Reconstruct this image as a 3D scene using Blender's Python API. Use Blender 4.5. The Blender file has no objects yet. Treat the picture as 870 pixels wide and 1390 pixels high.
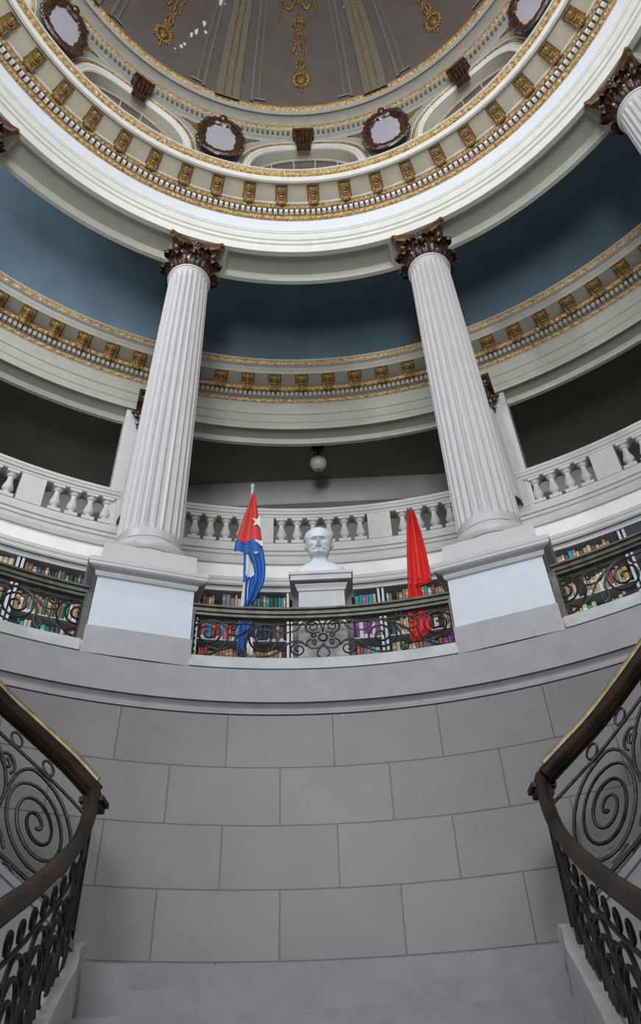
import bpy, bmesh, math, random
from math import sin, cos, pi, radians as rad, sqrt, exp, atan2
from mathutils import Vector, Matrix

# ------------------------------------------------------------ camera, world, lights, exposure
scn = bpy.context.scene
COL = scn.collection
random.seed(7)
CAM = Vector((0.0687, -1.786, 1.6))
F_PX, PITCH, ROLL, HEAD = 1035.0, rad(42.75), rad(-2.47), rad(-0.2)
def make_camera():
    cd = bpy.data.cameras.new('camera'); co = bpy.data.objects.new('camera', cd); COL.objects.link(co)
    fwd = Vector((sin(HEAD)*cos(PITCH), cos(HEAD)*cos(PITCH), sin(PITCH)))
    r0 = Vector((cos(HEAD), -sin(HEAD), 0)); u0 = r0.cross(fwd)
    c, s = cos(ROLL), sin(ROLL)
    r = c*r0 + s*u0; u = -s*r0 + c*u0
    m = Matrix((r, u, -fwd)).transposed().to_4x4(); m.translation = CAM
    co.matrix_world = m
    cd.sensor_fit = 'VERTICAL'; cd.sensor_height = 36; cd.sensor_width = 36
    cd.lens = F_PX/1390*36; cd.shift_y = -45/1390; cd.clip_start = 0.05; cd.clip_end = 200
    scn.camera = co
make_camera()

w = bpy.data.worlds.new('world'); scn.world = w; w.use_nodes = True
bg = w.node_tree.nodes['Background']; bg.inputs[0].default_value = (0.86, 0.93, 1.0, 1); bg.inputs[1].default_value = 0.10

def area_light(name, loc, target, sx, sy, power, color=(1, 1, 1)):
    ld = bpy.data.lights.new(name, 'AREA'); ld.shape = 'RECTANGLE'; ld.size = sx; ld.size_y = sy
    ld.energy = power; ld.color = color
    o = bpy.data.objects.new(name, ld); COL.objects.link(o); o.location = loc
    o.rotation_euler = (Vector(target)-Vector(loc)).to_track_quat('-Z', 'Y').to_euler()
    return o
# daylight through the drum windows on the entrance side
for a, pw in ((120, 100), (160, 130), (200, 130), (240, 100)):
    r = 4.6
    area_light('drum_window_daylight', (r*sin(rad(a)), r*cos(rad(a)), 15.2), (0, 0.6, 13.3), 2.0, 1.0, pw, (0.93, 0.97, 1.0))
# added cove fill first, then daylight through the tall entrance windows behind the visitor
area_light('left_cove_fill', (6.7*sin(rad(-94)), 6.7*cos(rad(-94)), 12.9), (-4.6, 4.9, 14.1), 0.8, 0.7, 420, (0.9, 0.95, 1.0))  # fill light added to brighten the left of the blue cove, no window here
area_light('doorway_daylight', (-0.8, -8.0, 6.2), (0, 5, 9.0), 2.6, 2.4, 600, (0.95, 0.975, 1.0))
area_light('entrance_daylight', (1.0, -8.5, 9.6), (0, 5, 9), 6, 4, 780, (0.95, 0.975, 1.0))

vs = scn.view_settings
scn.display_settings.display_device = 'sRGB'
vs.view_transform = 'Standard'; vs.look = 'None'; vs.gamma = 1.0; vs.use_curve_mapping = False
vs.exposure = 0.0

# ------------------------------------------------------------ materials
def nt(name):
    m = bpy.data.materials.new(name); m.use_nodes = True
    return m, m.node_tree.nodes, m.node_tree.links, m.node_tree.nodes['Principled BSDF']
def mat(name, col, rough=0.6, metal=0.0, var=0.06, scale=6.0, bump=0.0, bscale=40.0, col2=None, spec=0.5, detail=5):
    m, N, L, b = nt(name)
    tc = N.new('ShaderNodeTexCoord'); no = N.new('ShaderNodeTexNoise')
    no.inputs['Scale'].default_value = scale; no.inputs['Detail'].default_value = detail
    L.new(tc.outputs['Object'], no.inputs['Vector'])
    mx = N.new('ShaderNodeMix'); mx.data_type = 'RGBA'
    a = tuple(max(0, c*(1-var)) for c in col); c2 = col2 if col2 else tuple(min(1, c*(1+var)) for c in col)
    mx.inputs[6].default_value = (*a, 1); mx.inputs[7].default_value = (*c2, 1)
    rp = N.new('ShaderNodeMapRange'); rp.inputs[1].default_value = 0.35; rp.inputs[2].default_value = 0.65
    L.new(no.outputs[0], rp.inputs[0]); L.new(rp.outputs[0], mx.inputs[0]); L.new(mx.outputs[2], b.inputs['Base Color'])
    b.inputs['Roughness'].default_value = rough; b.inputs['Metallic'].default_value = metal
    b.inputs['Specular IOR Level'].default_value = spec
    if bump > 0:
        n2 = N.new('ShaderNodeTexNoise'); n2.inputs['Scale'].default_value = bscale; n2.inputs['Detail'].default_value = 3
        L.new(tc.outputs['Object'], n2.inputs['Vector'])
        bp = N.new('ShaderNodeBump'); bp.inputs['Strength'].default_value = bump; bp.inputs['Distance'].default_value = 0.02
        L.new(n2.outputs[0], bp.inputs['Height']); L.new(bp.outputs[0], b.inputs['Normal'])
    return m
def wall_mat():
    m, N, L, b = nt('painted_stone_blocks')
    tc = N.new('ShaderNodeTexCoord'); sp = N.new('ShaderNodeSeparateXYZ'); L.new(tc.outputs['Object'], sp.inputs[0])
    at = N.new('ShaderNodeMath'); at.operation = 'ARCTAN2'; L.new(sp.outputs[0], at.inputs[0]); L.new(sp.outputs[1], at.inputs[1])
    mu = N.new('ShaderNodeMath'); mu.operation = 'MULTIPLY_ADD'; L.new(at.outputs[0], mu.inputs[0]); mu.inputs[1].default_value = 5.0; mu.inputs[2].default_value = -0.061 + 0.977*20
    az = N.new('ShaderNodeMath'); az.operation = 'ADD'; L.new(sp.outputs[2], az.inputs[0]); az.inputs[1].default_value = 0.126
    cb = N.new('ShaderNodeCombineXYZ'); L.new(mu.outputs[0], cb.inputs[0]); L.new(az.outputs[0], cb.inputs[1])
    br = N.new('ShaderNodeTexBrick'); L.new(cb.outputs[0], br.inputs['Vector'])
    br.offset = 0.5; br.offset_frequency = 2
    br.inputs['Color1'].default_value = (0.130, 0.128, 0.128, 1); br.inputs['Color2'].default_value = (0.150, 0.148, 0.148, 1)
    br.inputs['Mortar'].default_value = (0.06, 0.058, 0.058, 1)
    br.inputs['Scale'].default_value = 1.0; br.inputs['Mortar Size'].default_value = 0.0055; br.inputs['Mortar Smooth'].default_value = 0.3
    br.inputs['Brick Width'].default_value = 0.977; br.inputs['Row Height'].default_value = 0.4975; br.inputs['Bias'].default_value = 0.0
    no = N.new('ShaderNodeTexNoise'); no.inputs['Scale'].default_value = 2.2; no.inputs['Detail'].default_value = 6
    L.new(tc.outputs['Object'], no.inputs['Vector'])
    mr = N.new('ShaderNodeMapRange'); mr.inputs[1].default_value = 0.3; mr.inputs[2].default_value = 0.7; mr.inputs[3].default_value = 0.9; mr.inputs[4].default_value = 1.06
    L.new(no.outputs[0], mr.inputs[0])
    hs = N.new('ShaderNodeVectorMath'); hs.operation = 'SCALE'; L.new(br.outputs[0], hs.inputs[0]); L.new(mr.outputs[0], hs.inputs['Scale'])
    # small white paint chips
    vo = N.new('ShaderNodeTexVoronoi'); vo.inputs['Scale'].default_value = 2.3; L.new(tc.outputs['Object'], vo.inputs['Vector'])
    lt = N.new('ShaderNodeMath'); lt.operation = 'LESS_THAN'; lt.inputs[1].default_value = 0.022; L.new(vo.outputs['Distance'], lt.inputs[0])
    mx = N.new('ShaderNodeMix'); mx.data_type = 'RGBA'; L.new(lt.outputs[0], mx.inputs[0]); L.new(hs.outputs[0], mx.inputs[6]); mx.inputs[7].default_value = (0.6, 0.6, 0.62, 1)
    L.new(mx.outputs[2], b.inputs['Base Color'])
    bp = N.new('ShaderNodeBump'); bp.invert = True; bp.inputs['Strength'].default_value = 0.6; bp.inputs['Distance'].default_value = 0.01
    L.new(br.outputs['Fac'], bp.inputs['Height']); L.new(bp.outputs[0], b.inputs['Normal'])
    b.inputs['Roughness'].default_value = 0.45
    return m
M = {}
M['wall'] = wall_mat()
M['mauve'] = mat('mauve_wall_paint', (0.25, 0.246, 0.252), 0.5)
M['column'] = mat('pink_white_column_paint', (0.46, 0.447, 0.452), 0.42, var=0.03)
M['die'] = mat('blue_white_paint', (0.52, 0.565, 0.61), 0.5, var=0.03)
M['cream'] = mat('cream_white_paint', (0.66, 0.65, 0.60), 0.5, var=0.04)
M['frieze'] = mat('bright_white_frieze_paint', (0.70, 0.72, 0.76), 0.5, var=0.02)
M['grey'] = mat('grey_green_paint', (0.52, 0.50, 0.43), 0.55, var=0.04)
M['gold'] = mat('gilded_plaster', (0.11, 0.058, 0.014), 0.45, 0.3, 0.0, 26, 0.5, 60, col2=(0.42, 0.26, 0.08))
M['gold_band'] = mat('gilded_moulding', (0.20, 0.11, 0.03), 0.42, 0.3, 0.0, 30, 0.5, 70, col2=(0.66, 0.46, 0.20))
M['brown'] = mat('dark_varnished_carving', (0.020, 0.010, 0.007), 0.25, 0.0, 0.0, 9, 0.12, 40, col2=(0.085, 0.038, 0.018), spec=0.8)
M['abacus'] = mat('brown_gilt_abacus', (0.05, 0.022, 0.010), 0.35, 0.1, 0.0, 9, 0.2, 40, col2=(0.15, 0.07, 0.025))
M['blue'] = mat('blue_ceiling_paint', (0.115, 0.175, 0.225), 0.7, var=0.12, scale=1.2)
M['drumcream'] = mat('drum_cream_paint', (0.33, 0.33, 0.29), 0.6, var=0.04)
M['galcream'] = mat('gallery_cornice_cream_paint', (0.36, 0.355, 0.30), 0.6, var=0.04)
M['dome'] = mat('mauve_grey_plaster', (0.118, 0.098, 0.088), 0.75, var=0.08, scale=2.0)
M['domecream'] = mat('dull_cream_plaster', (0.16, 0.145, 0.11), 0.7, var=0.05)
M['bal'] = mat('balustrade_stone_paint', (0.55, 0.54, 0.535), 0.5, var=0.04)
M['fascia'] = mat('gallery_fascia_paint', (0.84, 0.83, 0.80), 0.5, var=0.03)
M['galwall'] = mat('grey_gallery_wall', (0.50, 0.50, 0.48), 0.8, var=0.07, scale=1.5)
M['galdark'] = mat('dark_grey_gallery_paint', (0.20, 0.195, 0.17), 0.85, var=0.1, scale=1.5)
M['iron'] = mat('dark_bronze_iron', (0.010, 0.009, 0.007), 0.5, 0.3, 0.0, 20, 0.2, 60, col2=(0.040, 0.030, 0.020))
M['handrail'] = mat('bronze_grey_handrail', (0.06, 0.057, 0.047), 0.45, 0.2, 0.0, 9, 0.1, 60, col2=(0.12, 0.112, 0.095))
M['wood'] = mat('worn_dark_wood', (0.006, 0.005, 0.004), 0.42, 0.0, 0.0, 3, 0.15, 60, col2=(0.034, 0.019, 0.010), spec=0.22)
M['brass'] = mat('worn_brass_strip', (0.20, 0.16, 0.08), 0.45, 0.6, 0.0, 9, col2=(0.34, 0.29, 0.16))
M['marble'] = mat('white_marble', (0.62, 0.66, 0.70), 0.4, var=0.04, scale=9)
M['metalwhite'] = mat('pale_grey_steel', (0.52, 0.56, 0.62), 0.4, 0.1, var=0.03)
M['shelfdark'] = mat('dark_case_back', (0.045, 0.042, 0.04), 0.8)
M['greybrown'] = mat('grey_brown_pillar_paint', (0.16, 0.145, 0.13), 0.7, var=0.08)
M['windowcream'] = mat('window_frame_cream', (0.42, 0.39, 0.27), 0.5)
M['glass'] = mat('dusty_brown_glass', (0.10, 0.07, 0.062), 0.4, 0.0, 0.0, 3, col2=(0.19, 0.145, 0.135))
M['mirror'] = mat('mauve_grey_medallion', (0.38, 0.36, 0.40), 0.5, var=0.05)
M['globe'] = mat('frosted_white_glass', (0.55, 0.56, 0.56), 0.3)
M['red'] = mat('red_flag_cloth', (0.62, 0.022, 0.018), 0.7, var=0.08, scale=12)
M['salmon'] = mat('salmon_red_flag_cloth', (0.60, 0.055, 0.045), 0.7, var=0.06, scale=12)
M['blueflag'] = mat('blue_flag_cloth', (0.015, 0.115, 0.42), 0.7, var=0.08, scale=12)
M['whiteflag'] = mat('white_flag_cloth', (0.62, 0.62, 0.62), 0.7, var=0.04, scale=12)
M['pole'] = mat('pale_blue_pole_paint', (0.38, 0.52, 0.56), 0.35)
M['polewood'] = mat('varnished_wood_pole', (0.33, 0.13, 0.04), 0.4)
M['stair'] = mat('pale_grey_marble', (0.44, 0.44, 0.45), 0.4, var=0.07)
M['step'] = mat('grey_step_stone', (0.16, 0.16, 0.165), 0.5, var=0.1)
M['bsoff'] = mat('stone_coloured_soffit_paint', (0.62, 0.57, 0.44), 0.6, var=0.04)
M['ledge'] = mat('worn_grey_white_ledge', (0.40, 0.40, 0.40), 0.5, var=0.12, scale=4)
M['covegrey'] = mat('grey_cove_paint', (0.27, 0.262, 0.215), 0.6)
M['stringer'] = mat('grey_stringer_paint', (0.17, 0.17, 0.175), 0.5, var=0.08)
M['plinth'] = mat('mauve_plinth_paint', (0.305, 0.302, 0.318), 0.5)
M['bulb'] = mat('dark_metal_fitting', (0.02, 0.02, 0.02), 0.4, 0.6)

# ------------------------------------------------------------ mesh helpers
class MB:
    def __init__(s): s.v = []; s.f = []; s.m = []
    def add(s, vs_, fs_, mi=0):
        o = len(s.v); s.v += [tuple(v) for v in vs_]; s.f += [tuple(i+o for i in f) for f in fs_]; s.m += [mi]*len(fs_)
    def box(s, c, d, R=None, mi=0):
        x, y, z = d[0]/2, d[1]/2, d[2]/2
        p = [Vector((a*x, b*y, e*z)) for a in (-1, 1) for b in (-1, 1) for e in (-1, 1)]
        if R is not None: p = [R @ q for q in p]
        p = [q+Vector(c) for q in p]
        s.add(p, [(0, 1, 3, 2), (4, 6, 7, 5), (0, 4, 5, 1), (2, 3, 7, 6), (0, 2, 6, 4), (1, 5, 7, 3)], mi)
    def grid(s, P, mi=0, wrapu=False, wrapv=False):
        n, m_ = len(P), len(P[0]); fs = []
        for i in range(n if wrapu else n-1):
            for j in range(m_ if wrapv else m_-1):
                a, b = i, (i+1) % n; c, d = j, (j+1) % m_
                fs.append((a*m_+c, b*m_+c, b*m_+d, a*m_+d))
        s.add([p for r in P for p in r], fs, mi)
    def tube(s, pts, r, n=6, closed=False, flat=1.0, mi=0):
        pts = [Vector(p) for p in pts]; N = len(pts)
        if N < 2: return
        rr = r if isinstance(r, (list, tuple)) else [r]*N
        T = []
        for i in range(N):
            a = pts[(i-1) % N] if (i > 0 or closed) else pts[0]; b = pts[(i+1) % N] if (i < N-1 or closed) else pts[-1]
            t = b-a; T.append(t.normalized() if t.length > 1e-9 else Vector((0, 0, 1)))
        up = Vector((0, 0, 1)) if abs(T[0].z) < .9 else Vector((1, 0, 0))
        u = (up-T[0]*up.dot(T[0])).normalized(); rows = []
        for i in range(N):
            u = u-T[i]*u.dot(T[i])
            u = u.normalized() if u.length > 1e-6 else Vector((1, 0, 0))
            v = T[i].cross(u)
            rows.append([pts[i]+(u*cos(2*pi*k/n)*flat+v*sin(2*pi*k/n))*rr[i] for k in range(n)])
        s.grid(rows, mi, wrapu=closed, wrapv=True)
        if not closed:
            o = len(s.v)-N*n
            s.f.append(tuple(o+k for k in range(n))); s.m.append(mi)
            s.f.append(tuple(o+(N-1)*n+k for k in reversed(range(n)))); s.m.append(mi)
    def lathe(s, prof, n=24, mi=0, c=(0, 0, 0), a0=0, a1=360, closed=False):
        full = abs(a1-a0) >= 359.9; k = n if full else n+1
        P = []
        for i in range(k):
            a = rad(a0+(a1-a0)*i/n)
            P.append([(c[0]+r*sin(a), c[1]+r*cos(a), c[2]+z) for r, z in prof])
        s.grid(P, mi, wrapu=full, wrapv=closed)
        if closed and not full:
            o = len(s.v)-k*len(prof); q = len(prof)
            s.f.append(tuple(o+i for i in range(q))); s.m.append(mi)
            s.f.append(tuple(o+(k-1)*q+i for i in reversed(range(q)))); s.m.append(mi)
    def blob(s, c, d, R=None, mi=0, nu=8, nv=5):
        P = []
        for i in range(nu):
            row = []
            for j in range(nv+1):
                a = 2*pi*i/nu; b = pi*(j/nv)
                b = min(max(b, .12), pi-.12)
                q = Vector((d[0]*sin(b)*cos(a), d[1]*sin(b)*sin(a), d[2]*cos(b)))
                if R is not None: q = R @ q
                row.append(q+Vector(c))
            P.append(row)
        s.grid(P, mi, wrapu=True)
    def prism(s, poly, z0, z1, xf=None, mi=0):
        n = len(poly); vs_ = [Vector((x, y, z0)) for x, y in poly]+[Vector((x, y, z1)) for x, y in poly]
        if xf: vs_ = [xf(v) for v in vs_]
        s.add(vs_, [tuple(range(n))[::-1], tuple(range(n, 2*n))]+[(i, (i+1) % n, n+(i+1) % n, n+i) for i in range(n)], mi)
    def mesh(s, name, mats, smooth=35):
        me = bpy.data.meshes.new(name); me.from_pydata(s.v, [], s.f); me.update()
        bm = bmesh.new(); bm.from_mesh(me); bmesh.ops.recalc_face_normals(bm, faces=bm.faces); bm.to_mesh(me); bm.free()
        ms = mats if isinstance(mats, (list, tuple)) else [mats]
        for k in ms: me.materials.append(k)
        if len(ms) > 1: me.polygons.foreach_set('material_index', s.m)
        if smooth:
            me.polygons.foreach_set('use_smooth', [True]*len(me.polygons))
            try: me.set_sharp_from_angle(angle=rad(smooth))
            except Exception: pass
        me.update(); return me
    def obj(s, name, mats, parent=None, smooth=35):
        o = bpy.data.objects.new(name, s.mesh(name, mats, smooth)); COL.objects.link(o)
        if parent: o.parent = parent
        return o
def tag(o, label, cat, group=None, kind=None):
    o['label'] = label; o['category'] = cat
    if group: o['group'] = group
    if kind: o['kind'] = kind
    return o
def empty(name, loc=(0, 0, 0), rz=0):
    o = bpy.data.objects.new(name, None); COL.objects.link(o); o.location = loc; o.rotation_euler = (0, 0, rz)
    o.empty_display_size = 0.1
    return o
def clone(o, parent=None):
    c = o.copy(); COL.objects.link(c)
    if parent: c.parent = parent
    for ch in list(o.children): clone(ch, c)
    return c
def pol(R, a, z): return Vector((R*sin(rad(a)), R*cos(rad(a)), z))
def pbox(mb, R0, R1, a0, a1, z0, z1, n=1, mi=0):
    mb.lathe([(R0, z0), (R1, z0), (R1, z1), (R0, z1)], n, mi, a0=a0, a1=a1, closed=True)

# ------------------------------------------------------------ setting: wall of the stair well
A0, A1 = -112, 112
mb = MB(); mb.lathe([(5.02, 0), (5.02, 4.85), (5.02, 4.845), (5.0, 4.845), (5.0, 0), (5.02, 0)][3:5]+[], 160, a0=A0, a1=A1)
o = mb.obj('wall_stairwell', M['wall']); tag(o, 'curved mauve grey wall of large stone blocks below the library floor', 'wall', kind='structure')
mb = MB()
mb.lathe([(5.0, 4.845), (5.03, 4.849), (5.03, 4.857), (5.0, 4.861), (5.0, 4.872), (5.012, 4.885), (5.02, 4.905), (5.016, 4.925), (5.0, 4.945), (4.985, 4.958),
          (5.01, 4.962), (5.01, 4.970), (4.98, 4.974), (4.98, 5.312), (5.02, 5.318), (5.02, 5.332)], 160, a0=A0, a1=A1)
o = mb.obj('trim_1', M['mauve']); tag(o, 'plain mauve band with a hollow moulding along the top of the block wall', 'moulding', kind='structure')
mb = MB()
mb.lathe([(5.04, 5.30), (5.04, 5.47), (5.3, 5.475), (8.42, 5.475), (8.42, 5.30), (5.02, 5.30)], 160, a0=A0, a1=A1)
for g0, g1 in ((-15.25, 15.25), (27.1, 55.0), (-55.0, -27.1)):
    mb.lathe([(5.05, 5.332), (4.995, 5.336), (4.995, 5.40), (5.02, 5.412), (5.03, 5.472), (5.3, 5.478)], 30, a0=g0, a1=g1)
o = mb.obj('floor_library', M['ledge']); tag(o, 'pale stone floor edge of the library level under the iron railings', 'floor', kind='structure')
mb = MB(); mb.lathe([(8.42, 5.475), (8.42, 8.40), (8.0, 8.40)], 120, a0=A0, a1=A1)
o = mb.obj('wall_library', M['galdark']); tag(o, 'dark wall behind the bookcases under the gallery', 'wall', kind='structure')
# ground floor
mb = MB(); mb.box((0, -1, -0.1), (16, 22, 0.2)); o = mb.obj('floor', M['step']); tag(o, 'grey stone floor at the foot of the stairs', 'floor', kind='structure')

# ------------------------------------------------------------ gallery slab, balustrade, wall, ceiling
gf = empty('trim_2'); tag(gf, 'moulded fascia of the upper gallery floor above the bookcases', 'moulding', kind='structure')
mb = MB()
mb.lathe([(8.42, 8.40), (8.10, 8.40), (8.08, 8.335), (8.06, 8.335), (8.06, 8.37), (8.055, 8.385), (8.04, 8.39), (8.04, 8.425), (8.03, 8.44), (8.02, 8.44), (8.02, 8.475), (8.01, 8.50), (8.0, 8.505), (8.0, 8.565), (8.03, 8.575)], 160, a0=A0, a1=A1)
mb.obj('lower_moulding', M['bal'], gf)
mb = MB(); mb.lathe([(8.035, 8.57), (8.035, 8.825)], 160, a0=A0, a1=A1); mb.obj('plain_band', M['fascia'], gf)
mb = MB()
mb.lathe([(8.035, 8.815), (7.99, 8.82), (7.985, 8.84), (7.96, 8.87), (7.955, 8.90), (7.98, 8.955), (8.0, 8.965), (8.0, 8.98), (7.975, 8.985), (7.975, 9.01), (7.99, 9.05), (8.02, 9.065), (8.02, 9.08), (7.99, 9.085),
          (7.99, 9.16), (8.03, 9.20), (8.03, 9.26), (8.3, 9.265), (10.0, 9.265), (10.0, 9.0), (8.42, 9.0)], 160, a0=A0, a1=A1)
mb.obj('upper_moulding', M['bal'], gf)
def sqr(a):   # the gallery's outer walls stand on a square plan
    return min(9.95/max(.001, cos(rad(a))) if cos(rad(a)) > 0 else 99, 11.2/max(.001, abs(sin(rad(a)))))
SQ = sorted([-90+i*2.5 for i in range(73)]+[-math.degrees(atan2(11.2, 9.95)), math.degrees(atan2(11.2, 9.95))])
mb = MB(); mb.grid([[pol(sqr(a), a, 9.26), pol(sqr(a), a, 11.78)] for a in SQ])
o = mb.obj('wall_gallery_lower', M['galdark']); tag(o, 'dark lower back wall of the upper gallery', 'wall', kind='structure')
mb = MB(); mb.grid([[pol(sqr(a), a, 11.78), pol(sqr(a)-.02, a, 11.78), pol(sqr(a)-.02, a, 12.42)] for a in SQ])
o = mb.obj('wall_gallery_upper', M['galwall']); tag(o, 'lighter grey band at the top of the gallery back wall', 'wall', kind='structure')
mb = MB(); mb.grid([[pol(8.3, a, 12.42), pol(sqr(a), a, 12.42)] for a in SQ])
o = mb.obj('ceiling_gallery', M['galdark']); tag(o, 'dark grey ceiling of the upper gallery', 'ceiling', kind='structure')
mb = MB(); mb.grid([[pol(9.9, a, 9.26), pol(max(9.92, sqr(a)), a, 9.26)] for a in SQ])
o = mb.obj('floor_gallery', M['galdark']); tag(o, 'dark floor of the upper gallery', 'floor', kind='structure')

balr = empty('balustrade'); tag(balr, 'pale stone balustrade with turned balusters along the upper gallery', 'balustrade')
mb = MB()
mb.lathe([(8.03, 9.785), (8.01, 9.80), (8.01, 9.83), (7.98, 9.85), (7.98, 9.88), (7.96, 9.90), (7.96, 9.945), (8.24, 9.945), (8.24, 9.80), (8.2, 9.785)], 160, a0=A0, a1=A1, closed=True)
mb.obj('top_rail', M['bal'], balr)
mb = MB()
mb.box((0, 0, 0.03), (0.195, 0.17, 0.06)); mb.box((0, 0, 0.50), (0.18, 0.17, 0.05))
mb.lathe([(0.035, 0.05), (0.078, 0.055), (0.078, 0.075), (0.053, 0.10), (0.047, 0.12), (0.071, 0.15), (0.086, 0.18), (0.086, 0.205), (0.071, 0.25), (0.050, 0.33), (0.042, 0.39), (0.047, 0.41), (0.066, 0.42), (0.068, 0.435), (0.057, 0.45), (0.073, 0.465), (0.073, 0.476)], 14)
bme = mb.mesh('baluster', M['bal'])
for c in (-80, -40, 0, 40, 80):
    for a in (-14.7, -12.9, -11.1, -9.3, -4.6, -2.75, -0.9, 0.95, 2.8, 4.65, 9.7, 11.55, 13.4, 15.2):
        o = bpy.data.objects.new('baluster', bme); COL.objects.link(o); o.parent = balr
        o.location = pol(8.1, c+a, 9.262); o.rotation_euler = (0, 0, -rad(c+a))
    for a, h in ((-6.9, 1.35), (6.95, 1.35), (16.9, 0.75), (-16.6, 0.75)):
        mb = MB(); pbox(mb, 8.02, 8.2, c+a-h, c+a+h, 9.262, 9.79, 3); mb.obj('pier', M['bal'], balr)

# ------------------------------------------------------------ gallery entablature
mb = MB()
mb.lathe([(8.42, 12.42), (8.42, 11.90), (8.40, 11.87), (8.33, 11.87), (8.30, 11.93), (8.29, 11.96), (8.05, 11.98), (8.02, 11.93), (8.0, 11.93), (7.98, 11.95)], 200, a0=A0, a1=A1)
o = mb.obj('trim_3', M['grey']); tag(o, 'grey panelled soffit under the gallery cornice', 'moulding', kind='structure')
ge = empty('trim_4'); tag(ge, 'cream cornice with gilded bands and brackets around the upper gallery', 'cornice', kind='structure')
mb = MB()
mb.lathe([(7.98, 11.95), (7.98, 12.06), (7.96, 12.075), (7.96, 12.26), (7.935, 12.275), (7.93, 12.29), (7.93, 12.545), (7.90, 12.56), (7.90, 12.79), (7.82, 12.83), (7.80, 12.90), (7.50, 12.92), (7.48, 12.96), (7.46, 12.975), (7.46, 13.05), (7.40, 13.06), (7.40, 13.12), (7.35, 13.17), (7.9, 13.2)], 200, a0=A0, a1=A1)
mb.obj('cornice_body', M['galcream'], ge)
def beadband(R0, z0, R1, z1, a0, a1, pitch, amp, sub=4):
    """band tilted between (R0,z0) and (R1,z1), bulging into repeated eggs"""
    mb = MB(); n = int(round((a1-a0)/pitch))*sub; P = []
    dR, dz = R1-R0, z1-z0; L = sqrt(dR*dR+dz*dz); nx, nz = -dz/L, dR/L
    for i in range(n+1):
        a = a0+(a1-a0)*i/n; t = (i % sub)/sub
        w_ = abs(sin(pi*t)) ** .7; row = []
        for j in range(6):
            v = j/5; b = amp*(0.25+0.75*w_)*sin(pi*v) + (0.3*amp if 0 < j < 5 else 0)
            row.append(pol(R0+dR*v+nx*b, a, z0+dz*v+nz*b))
        P.append(row)
    mb.grid(P); return mb
beadband(7.925, 12.555, 7.885, 12.635, A0, A1, 1.3, 0.035).obj('gilded_egg_band', M['gold_band'], ge, 60)
beadband(7.83, 12.785, 7.77, 12.865, A0, A1, 0.9, 0.035).obj('gilded_bead_band', M['gold_band'], ge, 60)
beadband(7.45, 13.06, 7.37, 13.15, A0, A1, 1.6, 0.03).obj('gilded_top_band', M['gold_band'], ge, 60)
mb = MB(); a = A0
while a < A1:
    pbox(mb, 7.82, 7.89, a, a+0.40, 12.66, 12.765); a += 0.65
mb.obj('dentil_band', M['galcream'], ge, 0)
mb = MB(); mb.lathe([(7.895, 12.64), (7.893, 12.785)], 200, a0=A0, a1=A1); mb.obj('dentil_ground', M['galdark'], ge)
def modillion_mesh(wd, dp, ht, name, mt):
    # local: x across, y outwards from room axis (wall side +), z up; hangs under the soffit at z=0
    mb = MB()
    prof = [(0, 0), (-dp, 0), (-dp, -ht*.18), (-dp*1.02, -ht*.34), (-dp*.93, -ht*.48), (-dp*.80, -ht*.45), (-dp*.66, -ht*.40), (-dp*.45, -ht*.50), (-dp*.28, -ht*.72), (-dp*.16, -ht), (-dp*.03, -ht), (0, -ht*.9)]
    n = len(prof)
    def xs(x, k=1.0): return [(x, y*1.0, z*k) for y, z in prof]
    rows = [xs(-wd/2), xs(-wd/2*.55), [(-wd/2*.45, y, z*1.12-0.004) for y, z in prof], [(0, y*1.02, z*1.2-0.006) for y, z in prof], [(wd/2*.45, y, z*1.12-0.004) for y, z in prof], xs(wd/2*.55), xs(wd/2)]
    mb.grid(rows, wrapv=True)
    o_ = len(mb.v)-7*n
    mb.f.append(tuple(o_+i for i in range(n))); mb.f.append(tuple(o_+6*n+i for i in reversed(range(n)))); mb.m += [0, 0]
    mb.box((0, -dp*.5-.005, 0.012), (wd*1.25, dp*1.12, 0.024))
    for k in range(5):
        mb.blob((0, -dp*(.15+.17*k), -ht*(.85-.1*k) if k < 3 else -ht*.5), (wd*.33, dp*.085, ht*.16), nu=6, nv=4)
    return mb.mesh(name, mt, 40)
mme = modillion_mesh(0.20, 0.27, 0.13, 'modillion', M['gold'])
k = 0
for i in range(-22, 22):
    a = 2.0+3.83*i
    o = bpy.data.objects.new('modillion', mme); COL.objects.link(o); o.parent = ge
    o.location = pol(7.80, a, 12.905); o.rotation_euler = (0, 0, -rad(a))
# blue cove above
mb = MB()
prof = [(7.93, 13.19)]+[(7.93-1.1*(1-cos(rad(t))), 13.2+1.0*sin(rad(t))) for t in range(0, 91, 10)]+[(5.70, 14.2)]
mb.lathe(prof, 200, a0=A0, a1=A1)
o = mb.obj('ceiling_cove', M['blue']); tag(o, 'deep blue painted coved ceiling between the gallery and the colonnade', 'ceiling', kind='structure')

# ------------------------------------------------------------ colonnade entablature (full ring)
ie = empty('trim_5'); tag(ie, 'bright white ring entablature with gilded brackets carried by the columns', 'entablature', kind='structure')
mb = MB()
mb.lathe([(5.72, 14.3), (5.72, 13.2)], 240); mb.obj('outer_face', M['grey'], ie)
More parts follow.
